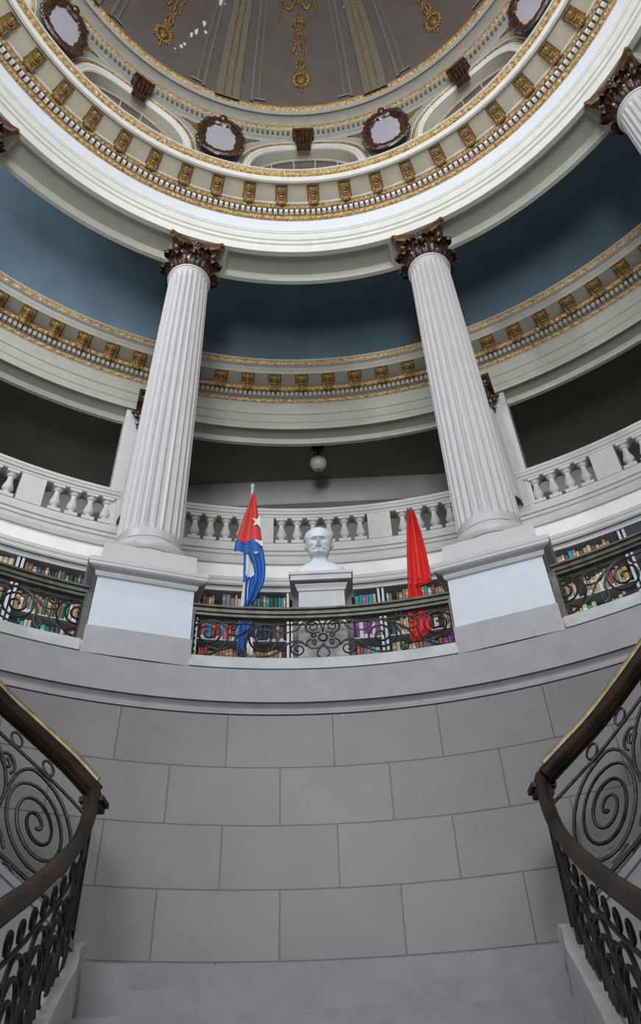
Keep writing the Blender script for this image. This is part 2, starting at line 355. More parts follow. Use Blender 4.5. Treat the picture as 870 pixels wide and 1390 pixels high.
# soffit with recessed panels
mb = MB(); RS = [5.09, 5.17, 5.205, 5.235, 5.585, 5.615, 5.65, 5.72]
def soff_row(a, open_):
    zs = [13.2]*8
    if open_ == 1: zs = [13.2, 13.2, 13.235, 13.30, 13.30, 13.235, 13.2, 13.2]
    return [pol(R, a, z) for R, z in zip(RS, zs)]
P = []
for c in range(0, 360, 40):
    aa = [(-20, 0), (-15.2, 0), (-14.9, .5)]+[(-14.6, 1)]+[(-14.6+29.2*i/16, 1) for i in range(1, 17)]+[(14.9, .5), (15.2, 0)]
    for a, q in aa:
        zs = [13.2, 13.2]+[13.2+z_*q for z_ in (.035, .10, .10, .035)]+[13.2, 13.2]
        P.append([pol(R, c+a, z) for R, z in zip(RS, zs)])
mb.grid(P, wrapu=True); mb.obj('panelled_soffit', M['grey'], ie, 25)
mb = MB()
mb.lathe([(5.09, 13.2), (5.085, 13.2), (5.085, 13.37), (5.07, 13.385), (5.04, 13.39), (5.04, 13.40), (5.03, 13.45), (5.00, 13.46), (5.00, 13.53), (5.02, 13.545), (5.0, 13.56), (4.985, 13.60), (4.965, 13.61), (4.965, 13.64)], 300)
mb.obj('architrave', M['cream'], ie)
mb = MB(); mb.lathe([(4.965, 13.64), (4.95, 13.645), (4.95, 13.975)], 300); mb.obj('frieze', M['frieze'], ie)
mb = MB()
mb.lathe([(4.95, 13.975), (4.92, 13.98), (4.92, 14.18), (4.80, 14.22), (4.75, 14.235), (4.74, 14.27), (4.70, 14.28), (4.40, 14.29), (4.38, 14.22), (4.35, 14.21), (4.33, 14.215), (4.33, 14.29), (4.31, 14.31), (4.31, 14.325)], 300)
mb.obj('corona', M['cream'], ie)
mb = MB(); mb.lathe([(4.74, 14.268), (4.42, 14.276)], 300); mb.obj('bracket_soffit', M['bsoff'], ie)
mb = MB(); mb.lathe([(4.245, 14.40), (4.225, 14.405), (4.225, 14.43), (4.24, 14.435), (4.6, 14.46)], 300); mb.obj('top_fillet', M['cream'], ie)
beadband(4.94, 13.975, 4.885, 14.045, 0, 360, 1.2, 0.03).obj('gilded_egg_band', M['gold_band'], ie, 60)
beadband(4.83, 14.155, 4.76, 14.225, 0, 360, 1.2, 0.03).obj('gilded_bead_band', M['gold_band'], ie, 60)
beadband(4.315, 14.315, 4.245, 14.405, 0, 360, 1.5, 0.022).obj('gilded_top_band', M['gold_band'], ie, 60)
mb = MB(); mb.lathe([(4.885, 14.045), (4.875, 14.15)], 300); mb.obj('dentil_ground', M['gold'], ie)
mb = MB()
for i in range(320): pbox(mb, 4.81, 4.875, i*1.125, i*1.125+0.66, 14.07, 14.138)
mb.obj('dentil_band', M['frieze'], ie, 0)
mme2 = modillion_mesh(0.17, 0.27, 0.11, 'modillion', M['gold'])
for i in range(-14, 14):
    a = 1.66+6.923*i
    o = bpy.data.objects.new('modillion', mme2); COL.objects.link(o); o.parent = ie
    o.location = pol(4.735, a, 14.262); o.rotation_euler = (0, 0, -rad(a))

# ------------------------------------------------------------ drum with arched windows
def arch_z(a, hw, z0, rise, n): 
    t = min(1, abs(a)/hw); return z0+rise*(1-t**n)**(1/n)
HW, ZB, RISE, EXP = 12.6, 14.75, 1.14, 2.6
mb = MB(); NA = 28
for c in range(0, 360, 40):
    P = []
    P2 = []
    aa = [-20]+[-HW*cos(pi*i/NA) for i in range(NA+1)]+[20]
    for a in aa:
        zl = 14.4 if abs(a) > HW+.01 else arch_z(a, HW, ZB, RISE, EXP)
        P.append([pol(4.55, c+a, zl), pol(4.55, c+a, 16.3)])
    # solid piers
    mb.grid([P[0], [pol(4.55, c-HW, 14.4), pol(4.55, c-HW, 16.3)]]); mb.grid([[pol(4.55, c+HW, 14.4), pol(4.55, c+HW, 16.3)], P[-1]])
    mb.grid(P[1:-1])
    # reveal
    rv = [[pol(4.55, c-HW, 14.4), pol(4.76, c-HW, 14.4)]]+[[pol(4.55, c+a, arch_z(a, HW, ZB, RISE, EXP)), pol(4.76, c+a*.985, arch_z(a, HW, ZB, RISE, EXP)-.01)] for a in aa[1:-1]]+[[pol(4.55, c+HW, 14.4), pol(4.76, c+HW, 14.4)]]
    mb.grid(rv, 1)
mb.lathe([(4.55, 14.45), (5.7, 14.45)], 90, 1)
o = mb.obj('wall_drum', [M['drumcream'], M['grey']]); tag(o, 'cream drum wall pierced by broad arched windows below the dome', 'wall', kind='structure')
# archivolts
for c, ps in ((-80, 0), (-40, 0), (0, 0), (40, 0), (80, 0)):
    for k, (off, r, mt, nm) in enumerate(((0.03, 0.028, 'frieze', 'a'), (0.085, 0.02, 'cream', 'b'))): pass
    tr = empty('trim_%d' % (10+c//40)); tag(tr, {-80: 'moulded window arch at the far left edge of the drum', -40: 'moulded window arch left of the central drum window', 0: 'moulded arch with a gold line over the central drum window', 40: 'moulded window arch right of the central drum window', 80: 'moulded window arch at the far right edge of the drum'}[c], 'arch', kind='structure')
    def arc(off, R):
        pts = [pol(R, c-HW-off*8, 14.4)]
        for i in range(41):
            t = -cos(pi*i/40); a = t*(HW+off*8); pts.append(pol(R, c+a, arch_z(a, HW+off*8, ZB, RISE+off, EXP)))
        pts.append(pol(R, c+HW+off*8, 14.4)); return pts
    mb = MB(); mb.tube(arc(0.04, 4.545), 0.035, 6, flat=.9); mb.tube(arc(0.12, 4.55), 0.05, 6, flat=.9); mb.obj('white_moulding', M['cream'], tr, 60)
    mb = MB(); mb.tube(arc(0.34, 4.55), 0.016, 6); mb.tube(arc(0.20, 4.55), 0.02, 6); mb.obj('outer_moulding', M['cream'], tr, 60)
    mb = MB(); mb.tube(arc(0.265, 4.545), 0.03, 6); mb.obj('gold_line', M['gold_band'], tr, 60)
# windows in the drum
n = 0
for c in range(0, 360, 40):
    n += 1
    wn = empty('window_%d' % n); tag(wn, 'arched drum window at %d degrees round from the central one' % c if c else 'central arched drum window with pale glazing bars', 'window', kind='structure')
    def wz(a): return 15.87-0.50*(abs(a)/11.0)**2.1
    ww = [-11.6+23.2*i/24 for i in range(25)]
    mb = MB(); mb.tube([pol(4.73, c+a, wz(a)) for a in ww], 0.03, 6)
    for a in (-7.6, -2.5, 2.5, 7.6): mb.tube([pol(4.73, c+a*.8, 14.5), pol(4.73, c+a, wz(a))], 0.016, 5)
    mb.obj('window_frame', M['windowcream'], wn, 60)
    mb = MB(); mb.grid([[pol(4.75, c+a, 14.45), pol(4.75, c+a, wz(a))] for a in ww]); mb.obj('pane', M['glass'], wn)
    mb = MB(); mb.grid([[pol(4.76, c+a*1.07, wz(a)-.01), pol(4.76, c+a*1.07, max(wz(a), arch_z(a*1.07, HW, ZB, RISE, EXP)))] for a in ww]); mb.obj('surround', M['drumcream'], wn)
# drum cornice
dc = empty('trim_6'); tag(dc, 'cornice with gilded bead bands at the foot of the dome', 'cornice', kind='structure')
mb = MB()
mb.lathe([(4.55, 16.25), (4.53, 16.27), (4.53, 16.33), (4.50, 16.34), (4.50, 16.52), (4.45, 16.54), (4.42, 16.66)], 240); mb.obj('lower_moulding', M['drumcream'], dc)
mb = MB(); mb.lathe([(4.42, 16.64), (4.40, 16.68), (4.36, 16.72), (4.27, 16.755), (4.25, 16.76)], 240); mb.obj('cove', M['covegrey'], dc)
mb = MB(); mb.lathe([(4.255, 16.75), (4.235, 16.735), (4.21, 16.75), (4.20, 16.79), (4.19, 16.80)], 240); mb.obj('white_fillet', M['drumcream'], dc)
beadband(4.49, 16.55, 4.41, 16.65, 0, 360, 1.25, 0.025).obj('gilded_bead_band', M['gold_band'], dc, 60)
beadband(4.205, 16.80, 4.14, 16.90, 0, 360, 1.5, 0.02).obj('gilded_top_band', M['gold_band'], dc, 60)
mb = MB()
for i in range(230):
    a = -115+i*1.25
    if a > 115: break
    mb.tube([pol(4.465, a, 16.52), pol(4.465, a, 16.44), pol(4.46, a, 16.40)], [0.018, 0.024, 0.012], 5)
mb.obj('gilded_drops', M['gold'], dc, 60)
# gold spandrel triangles
for c in (-80, -40, 0, 40, 80):
    for s in (-1, 1):
        mb = MB(); q = []
        for a, z in ((14.9, 15.86), (14.9, 16.17), (10.6, 16.19), (12.6, 16.10)): q.append((a*s, z))
        mb.add([pol(4.53, c+a, z) for a, z in q]+[pol(4.55, c+a, z) for a, z in q], [(0, 1, 2, 3), (7, 6, 5, 4), (0, 4, 5, 1), (1, 5, 6, 2), (2, 6, 7, 3), (3, 7, 4, 0)])
        mb.obj('gilded_spandrel', M['gold'], dc, 0)

# ------------------------------------------------------------ dome
DB, ZD = 5.0, 16.88
def dome(a, ph, off=0.0):
    R = 4.16-off; return pol(R*cos(rad(ph)), a, ZD+(DB-off)*sin(rad(ph)))
mb = MB(); mb.grid([[dome(a, ph) for ph in range(0, 91, 3)] for a in range(0, 360, 3)], wrapu=True)
o = mb.obj('ceiling_dome', M['dome']); tag(o, 'mauve grey dome ceiling divided by cream ribs', 'ceiling', kind='structure')
def dome_strip(mb, a0, a1, ph0, ph1, off, th=0.02, n=24):
    rows = []
    for i in range(n+1):
        ph = ph0+(ph1-ph0)*i/n
        rows.append([dome(a0, ph, 0), dome(a0, ph, off), dome(a1, ph, off), dome(a1, ph, 0)])
    mb.grid(rows)
for c in (-60, -20, 20, 60, 100, -100):
    nm = {-60: 'second dome rib left of the middle', -20: 'dome rib just left of the middle panel', 20: 'dome rib just right of the middle panel', 60: 'second dome rib right of the middle', 100: 'dome rib at the far right edge', -100: 'dome rib at the far left edge'}[c]
    rb = empty('trim_%d' % (20+(c+100)//40)); tag(rb, nm+' with two gold bead lines', 'rib', kind='structure')
    mb = MB(); dome_strip(mb, c-3.2, c+3.2, -1, 80, 0.05); mb.obj('rib_band', M['domecream'], rb, 30)
    mb = MB(); dome_strip(mb, c-6.9, c-6.1, 1, 80, 0.03); dome_strip(mb, c+6.1, c+6.9, 1, 80, 0.03)
    dome_strip(mb, c-8.6, c-8.1, 3, 80, 0.025); dome_strip(mb, c+8.1, c+8.6, 3, 80, 0.025)
    mb.obj('side_mouldings', M['domecream'], rb, 30)
    for s in (-1.05, 1.05):
        mb = MB()
        pts = [dome(c+s, -1+81*i/160, 0.055) for i in range(161)]
        mb.tube(pts, [0.022 if i % 2 else 0.013 for i in range(161)], 5); mb.obj('bead_line', M['gold'], rb, 60)
    for s in (-8.6, 8.6):
        mb = MB(); 
        dome_strip(mb, c+s-1.5, c+s+1.5, 2.0, 2.9, 0.03, n=2); mb.obj('vent_slot', M['galdark'], rb, 0)
# hanging plaster ornaments
def dome_frame(a, ph):
    # columns: right (increasing azimuth), up along the meridian, inward normal
    p = dome(a, ph); e = (dome(a+.1, ph)-p).normalized(); u = (dome(a, ph+.1)-p).normalized(); n_ = e.cross(u)
    if n_.dot(Vector((-p.x, -p.y, ZD-p.z))) < 0: n_ = -n_
    return Matrix((e, u, n_)).transposed()
ROR = 4.16
def ornament_mesh(c):
    mb = MB(); rnd = random.Random(5)
    def put(x, ph, d, rot=0):
        # x in metres across, ph in degrees up the meridian
        a = c+math.degrees(x/(ROR*cos(rad(ph)))); R = dome_frame(a, ph) @ Matrix.Rotation(rot, 3, 'Z')
        mb.blob(dome(a, ph, 0.015), d, R, nu=7, nv=5)
    # oval medallion with leaf rim
    P0 = 12.6
    put(0, P0, (0.095, 0.15, 0.05))
    for k in range(20):
        t = 2*pi*k/20; x = .15*cos(t); y = .225*sin(t)
        put(x, P0+y/0.083, (0.045+.012*(k % 2), 0.035, 0.04), t)
        put(x*1.25, P0+y*1.22/0.083, (0.028, 0.018, 0.025), t)
    # pendant below
    for k, (dy, sz) in enumerate(((-.28, .022), (-.33, .018), (-.37, .03), (-.42, .028))): put(0, P0+dy/0.083, (sz, .03, .025))
    # stem with leaves
    for k in range(30):
        y = 16.2+k*0.62; wv = .035+.045*abs(sin(k*.42))**2+(.05 if 10 < k < 21 else 0)
        put(0, y, (.03, .04, .035))
        for s in (-1, 1): put(s*wv, y+rnd.uniform(-.2, .2), (.03, .04, .028), s*.6)
    for s in (-1, 1):
        for k in range(5): put(s*(.04+.025*k), 33.4-0.3*(k-1)**2*.5, (.028, .03, .025))
    put(0, 34.8, (.02, .10, .02)); put(0, 37, (.02, .10, .02))
    # central rosette, swags and side drops
    for k in range(9):
        t = 2*pi*k/9; put(.08*cos(t), 40+.09*sin(t)/.083, (.045, .045, .04))
    put(0, 40, (.06, .06, .06))
    for s in (-1, 1):
        for k in range(14):
            t = k/13; x = s*(.06+.27*t); y = 39.2-2.6*sin(pi*t)+.8*t
            put(x, y, (.032+.02*sin(pi*t), .034+.02*sin(pi*t), .035))
        for k in range(14):
            t = k/13; put(s*(.33+.07*t), 42.5-8.5*t, (.05-.028*t, .045, .04-.015*t))
        put(s*.33, 42.6, (.06, .06, .05))
    return mb
for c, l in ((0, 'gilded plaster pendant with swags and medallion on the middle dome panel'), (-40, 'gilded plaster pendant on the dome panel left of the middle, beside flaked paint'), (40, 'gilded plaster pendant on the dome panel right of the middle'), (80, 'gilded plaster pendant on the far right dome panel'), (-80, 'gilded plaster pendant on the far left dome panel')):
    o = ornament_mesh(c).obj('plaster_ornament', M['gold'], None, 60); tag(o, l, 'ornament', 'gilded pendants on the dome panels')
# flaked paint patches
mb = MB(); rnd = random.Random(3)
for a, ph, sx, sy in ((-30.5, 25, .05, .09), (-29.4, 22.5, .04, .05), (-32.0, 21.0, .035, .12), (-33, 19, .03, .08), (-34, 14.5, .03, .07), (-34.6, 13, .035, .06), (-36, 10.5, .02, .03), (-27, 34, .09, .10), (-26, 37, .07, .08), (14, 41, .05, .04), (16.5, 35, .02, .02)):
    R = dome_frame(a, ph); p = dome(a, ph, 0.006); q = []
    for k in range(9):
        t = 2*pi*k/9; r = rnd.uniform(.6, 1.2); q.append(p+R @ Vector((sx*r*cos(t), sy*r*sin(t), 0)))
    mb.add(q, [tuple(range(9))])
o = mb.obj('flaked_paint', M['frieze'], None, 0); tag(o, 'white patches where dome paint has flaked away', 'paint flakes', kind='stuff')

# ------------------------------------------------------------ cartouches and brackets on the drum
def cartouche(c, label):
    t = empty('cartouche', pol(4.42, c, 15.55), -rad(c)); tag(t, label, 'cartouche', 'carved cartouches between the drum windows')
    t.rotation_euler = (rad(2), 0, -rad(c)); t.scale = (1.04, 1.0, 0.92)
    mb = MB(); P = []; NU = 56
    for i in range(NU):
        th = 2*pi*i/NU; bx = .325*abs(cos(th))**.75*(1 if cos(th) > 0 else -1); bz = .57*abs(sin(th))**.75*(1 if sin(th) > 0 else -1)
        row = []
        for j in range(8):
            ph = 2*pi*j/8; rr = (.088+.045*max(0, sin(th)))*(1+.16*sin(th*7)*cos(ph)+.10*sin(th*15))
            dp = rr*(.75 if sin(th) > 0 else .45)
            row.append(Vector((bx+rr*cos(ph)*cos(th), -dp*sin(ph)-.05, bz+rr*cos(ph)*sin(th))))
        P.append(row)
    mb.grid(P, wrapu=True, wrapv=True)
    for s in (-1, 1):
        for k in range(6): mb.blob((s*(.36+.03*sin(k*2)), -.05, -.35+.15*k), (.05, .045, .085), nu=7)
    mb.obj('carved_frame', M['brown'], t, 60)
    mb = MB()
    for s in (-1, 1):
        for k in range(6):
            u = k/5; mb.blob((s*(.04+.24*u), -.07, .69-.14*u*u-.02*(k % 2)), (.075, .06, .095-.03*u), nu=7)
        mb.tube([(s*(.12+.07*cos(q)*(1-q/9)), -.10, .64+.07*sin(q)*(1-q/9)) for q in [x*.5 for x in range(14)]], .022, 6)
    mb.blob((0, -.10, .73), (.08, .07, .10)); mb.obj('crest', M['brown'], t, 60)
    mb = MB()
    for s in (-1, 1):
        for k in range(8):
            u = k/7; mb.blob((s*(.02+.30*u), -.055, -.58+.13*u*u+.02*(k % 2)), (.045, .035, .05), nu=7)
    mb.obj('lower_foliage', M['brown'], t, 60)
    mb = MB(); q = [(.30*cos(2*pi*i/32), .54*sin(2*pi*i/32)) for i in range(32)]
    mb.prism(q, .045, .075, lambda v: Vector((v.x, -v.z, v.y))); mb.obj('medallion', M['mirror'], t, 30)
cartouche(-20, 'dark carved oval cartouche left of the central drum window'); cartouche(20, 'dark carved oval cartouche right of the central drum window')
cartouche(-60, 'dark carved oval cartouche near the top left corner'); cartouche(60, 'dark carved oval cartouche near the top right corner')
def bracket(c, label):
    t = empty('window_keystone', pol(4.50, c, 15.78), -rad(c)); tag(t, label, 'bracket', 'carved brackets over the drum windows')
    mb = MB(); mb.box((0, -.07, .53), (.40, .20, .10)); mb.box((0, -.06, .45), (.36, .16, .06)); mb.obj('cap', M['brown'], t, 0)
    mb = MB()
    for k in range(5):
        x = -.13+.065*k
        mb.tube([(x*1.15, -.14, .44), (x*1.05, -.12, .30), (x*.92, -.07, .15), (x*.85, -.05, .03)], [.036, .034, .028, .022], 7)
    mb.box((0, -.03, .22), (.26, .07, .42)); mb.obj('fluted_body', M['brown'], t, 60)
    mb = MB(); mb.box((0, -.05, .005), (.25, .09, .05)); mb.obj('foot', M['brown'], t, 0)
bracket(0, 'dark carved bracket over the central drum window'); bracket(-40, 'dark carved bracket over the drum window left of centre'); bracket(40, 'dark carved bracket over the drum window right of centre')

# ------------------------------------------------------------ columns
def leaf_mesh(W, H, curl, name='acanthus_leaf'):
    mb = MB(); P = []
    NV, NU = 16, 12
    for j in range(NV+1):
        v = j/NV
        # centre line: rises, leans out, broad tip rolls over and hangs down
        if v < .6: y = .015+.045*(v/.6)**2*curl; z = H*.80*v/.6
        else:
            t = (v-.6)/.4; th = t*2.9; r = .066*curl
            y = .015+.045*curl+r*(1-cos(th)); z = H*.80+r*1.15*sin(th)
        wv = W*(.70+.32*sin(pi*min(1, v*.9)))*(1 if v < .85 else sqrt(max(.12, 1-((v-.85)/.16)**2)))
        wv *= 1+.09*abs(sin(v*16))
        row = []
        for i in range(NU+1):
            u = -1+2*i/NU
            k = (.5+.6*v)*(1-.75*max(0, v-.6)/.4); row.append((u*wv, -(y-.05*u*u*k+.010*cos(u*9.4)), z-.03*u*u*(v > .6)))
        P.append(row)
    mb.grid(P)
    # thickness towards the bell
    mb.grid([[(p[0]*.96, p[1]+.014, p[2]-.006) for p in r_] for r_ in P])
    mb.tube([(P[j][NU//2][0], P[j][NU//2][1]-.006, P[j][NU//2][2]) for j in range(NV+1)], .011, 5)
    return mb.mesh(name, M['brown'], 60)
leafA = leaf_mesh(.105, .25, 1.05); leafB = leaf_mesh(.112, .43, 1.3)
def volute_mesh(s0, s1, zt, r0):
    mb = MB(); pts = []; rr = []
    for k in range(10):
        t = k/9; pts.append((0, -(s0+(s1-s0)*t**1.4), .28+(zt-.28)*(1-(1-t)**1.8))); rr.append(.022)
    cx, cz = s1, zt-r0
    for k in range(1, 26):
        th = pi/2-k*.42; r = r0*(1-k/30); pts.append((0, -(cx+r*cos(th)), cz+r*sin(th))); rr.append(.022*(1-k/60))
    mb.tube(pts, rr, 6, flat=1.5)
    mb.blob((0, -cx, cz), (.035, .03, .03))
    return mb.mesh('volute', M['brown'], 60)
volM = volute_mesh(.27, .40, .555, .075); volS = volute_mesh(.26, .33, .55, .05)
def abacus_mesh():
    mb = MB()
    def ring(hs, dip, ch):
        pts = []
        for k in range(4):
            R = Matrix.Rotation(k*pi/2, 2)
            for i in range(9):
                t = -1+2*i/8; x = t*(hs-ch); y = -(hs-dip*(1-t*t)); pts.append(R @ Vector((x, y)))
        return pts
    lev = [(0.585, .40, .10, .035), (0.60, .415, .10, .035), (0.63, .425, .10, .04), (0.645, .455, .10, .04), (0.70, .46, .10, .04), (0.705, .45, .10, .04)]
    rows = [[(p.x, p.y, z) for p in ring(h, d, ch)] for z, h, d, ch in lev]
    mb.grid(rows, wrapv=True)
    nn = len(rows[0]); o_ = len(mb.v)-nn*len(rows)
    mb.f.append(tuple(o_+i for i in range(nn))); mb.m.append(0); mb.f.append(tuple(o_+(len(rows)-1)*nn+i for i in reversed(range(nn)))); mb.m.append(0)
    return mb.mesh('abacus', M['abacus'], 30)
abM = abacus_mesh()
def fleuron_mesh():
    mb = MB(); mb.blob((0, -.37, .63), (.035, .035, .035))
    for k in range(6):
        t = k*pi/3; mb.blob((.05*cos(t), -.355, .63+.05*sin(t)), (.034, .03, .034), nu=6, nv=4)
    return mb.mesh('fleuron', M['brown'], 60)
flM = fleuron_mesh()
def bell_mesh():
    mb = MB(); mb.lathe([(.315, -.02), (.335, 0), (.335, .025), (.30, .04), (.285, .10), (.28, .3), (.30, .45), (.35, .56), (.36, .60)], 32); return mb.mesh('bell', M['brown'])
belM = bell_mesh()
def child(name, me, parent, loc=(0, 0, 0), rz=0, sc=None):
    o = bpy.data.objects.new(name, me); COL.objects.link(o); o.parent = parent; o.location = loc; o.rotation_euler = (0, 0, rz)
    if sc: o.scale = sc
    return o
SH0, SH1 = 6.93, 12.47
def shaft_mesh(rb, rt, z0, z1, name='shaft'):
    mb = MB(); NF, SUB = 24, 8; rows = []
    zs = [0, .012, .02, .028, .036, .044, .052]+[.052+(.9*i/14) for i in range(1, 14)]+[.955, .962, .969, .976, .983, 1.0]
    for t in zs:
        z = z0+(z1-z0)*t
        r = rb+(rt-rb)*(t**1.6)
        dep = 1.0
        if t < .02 or t > .98: dep = 0
        elif t < .036: dep = sqrt(max(0, 1-((.036-t)/.016)**2))
        elif t > .965: dep = sqrt(max(0, 1-((t-.965)/.015)**2))
        row = []
        for i in range(NF*SUB):
            q = (i % SUB)/SUB; fl = 0 if q < .2 else sin(pi*(q-.2)/.8)
            rr = r-.034*dep*fl**.55; a = 2*pi*i/(NF*SUB); row.append((rr*sin(a), rr*cos(a), z))
        rows.append(row)
    mb.grid(rows, wrapv=True)
    return mb.mesh(name, M['column'], 28)
shM = shaft_mesh(.372, .315, 0, SH1-SH0)
def base_mesh():
    mb = MB(); mb.lathe([(.36, .30), (.385, .26), (.39, .245), (.40, .24), (.41, .21), (.455, .205), (.468, .19), (.48, .16), (.485, .13), (.475, .09), (.455, .06), (.44, .055), (.44, 0)], 48)
    return mb.mesh('base_torus', M['column'])
baM = base_mesh()
def astr_mesh():
    mb = MB(); mb.lathe([(.31, -.06), (.322, -.05), (.33, -.02), (.345, -.015), (.35, .005), (.345, .025), (.335, .03), (.335, .04), (.30, .04)], 40); return mb.mesh('necking', M['column'])
asM = astr_mesh()
def capital(t, zc, sc=1.0, rz=0):
    cp = empty('capital', (0, 0, zc)); cp.parent = t; cp.scale = (sc, sc, sc); cp.rotation_euler = (0, 0, rz)
    child('bell', belM, cp)
    for k in range(8):
        child('acanthus_leaf', leafA, cp, (.285*sin(k*pi/4), -.285*cos(k*pi/4), .02), k*pi/4)
        b = (k+.5)*pi/4; child('acanthus_leaf', leafB, cp, (.27*sin(b), -.27*cos(b), .02), b)
    for k in range(4):
        b = (k+.5)*pi/2; child('volute', volM, cp, (0, 0, 0), b)
        b = k*pi/2
        for s in (-1, 1): child('helix', volS, cp, (.05*s*cos(b), .05*s*sin(b), 0), b+s*.18)
        child('fleuron', flM, cp, (0, 0, 0), b)
    child('abacus', abM, cp)
    return cp
def pedestal(t):
    pd = empty('pedestal', (0, 0, 0)); pd.parent = t
    W = .52
    def sq(lv, name, mt, parent=pd):
        mb = MB(); rows = [[(-h, -h, z), (h, -h, z), (h, h, z), (-h, h, z)] for z, h in lv]; mb.grid(rows, wrapv=True)
        o_ = len(mb.v)-4*len(rows); mb.f.append((o_, o_+1, o_+2, o_+3)); mb.m.append(0); e = o_+4*(len(rows)-1); mb.f.append((e+3, e+2, e+1, e)); mb.m.append(0)
        return mb.obj(name, mt, parent, 20)
    sq([(5.325, .515), (5.62, .515)], 'plinth', M['plinth'])
    sq([(5.62, .502), (6.19, .495)], 'die', M['die'])
    sq([(6.19, .505), (6.20, .52), (6.215, .525), (6.225, .53), (6.245, .53), (6.26, .585), (6.275, .605), (6.305, .61), (6.31, .615), (6.345, .62), (6.35, .61), (6.37, .60)], 'cornice', M['column'])
    sq([(6.37, .51), (6.64, .49)], 'block', M['column'])
def column(c, label):
    t = empty('column', pol(5.49, c, 0), -rad(c)); tag(t, label, 'column', 'fluted columns of the rotunda')
    pedestal(t)
    child('base', baM, t, (0, 0, 6.64))
    child('shaft', shM, t, (0, 0, SH0)); child('necking', asM, t, (0, 0, SH1))
    capital(t, SH1+.02, 1.0)
column(-21.0, 'fluted white column standing left of the striped flag'); column(21.0, 'fluted white column standing right of the plain red flag')
column(-60.5, 'fluted white column at the far left edge, only its capital in view'); column(60.5, 'fluted white column at the top right edge of the view')

# gallery piers with engaged brown-capped columns
for c, l in ((-20.7, 'pale gallery pier behind the left central column'), (20.7, 'pale gallery pier behind the right central column'), (-60.5, 'pale gallery pier beyond the left edge column'), (60.5, 'pale gallery pier beyond the right edge column')):
    t = empty('gallery_pier', (0, 0, 0), 0); tag(t, l, 'pier', 'piers of the upper gallery')
    mb = MB(); pbox(mb, 8.06, 8.44, c-4.1, c+4.1, 9.265, 11.95, 6); mb.obj('pier_body', M['bal'], t)
    e2 = empty('engaged_column', pol(7.93, c, 0), -rad(c)); e2.parent = t
    child('shaft', shM, e2, (0, 0, 9.265), 0, (1.05, 1.05, (11.42-9.265)/(SH1-SH0)))
    # simple carved capital built at sub-part level
    mb = MB(); mb.lathe([(.33, 0), (.35, .02), (.31, .05), (.31, .30), (.38, .44), (.36, .50)], 20)
    for k in range(16):
        b = k*pi/8; r = .36 if k % 2 else .40; z = .17 if k % 2 else .33
        mb.blob((r*sin(b), -r*cos(b), z), (.055, .055, .09), nu=6, nv=4); mb.blob((r*1.13*sin(b), -r*1.13*cos(b), z+.04), (.05, .05, .035), nu=6, nv=4)
    for k in range(4):
        b = (k+.5)*pi/2; mb.blob((.47*sin(b), -.47*cos(b), .44), (.06, .06, .06), nu=7)
    mb.box((0, 0, .52), (.86, .86, .06)); 
    o = mb.obj('carved_capital', M['brown'], e2, 60); o.location = (0, 0, 11.40)

# ------------------------------------------------------------ iron railings
def spiral(cx, cy, r0, r1, turns, a0, dr=1, n=14):
    N = int(turns*n); return [(cx+(r0+(r1-r0)*i/N)*cos(a0+dr*2*pi*turns*i/N), cy+(r0+(r1-r0)*i/N)*sin(a0+dr*2*pi*turns*i/N)) for i in range(N+1)]
def smooth(pts, n=6):
    out = []
    P = [pts[0]]+list(pts)+[pts[-1]]
    for i in range(1, len(P)-2):
        for k in range(n):
            t = k/n; out.append(tuple(.5*((2*P[i][d])+(-P[i-1][d]+P[i+1][d])*t+(2*P[i-1][d]-5*P[i][d]+4*P[i+1][d]-P[i+2][d])*t*t+(-P[i-1][d]+3*P[i][d]-3*P[i+1][d]+P[i+2][d])*t**3) for d in range(2)))
    out.append(tuple(pts[-1])); return out
def ringp(cx, cy, r, n=14): return [(cx+r*cos(2*pi*i/n), cy+r*sin(2*pi*i/n)) for i in range(n)]
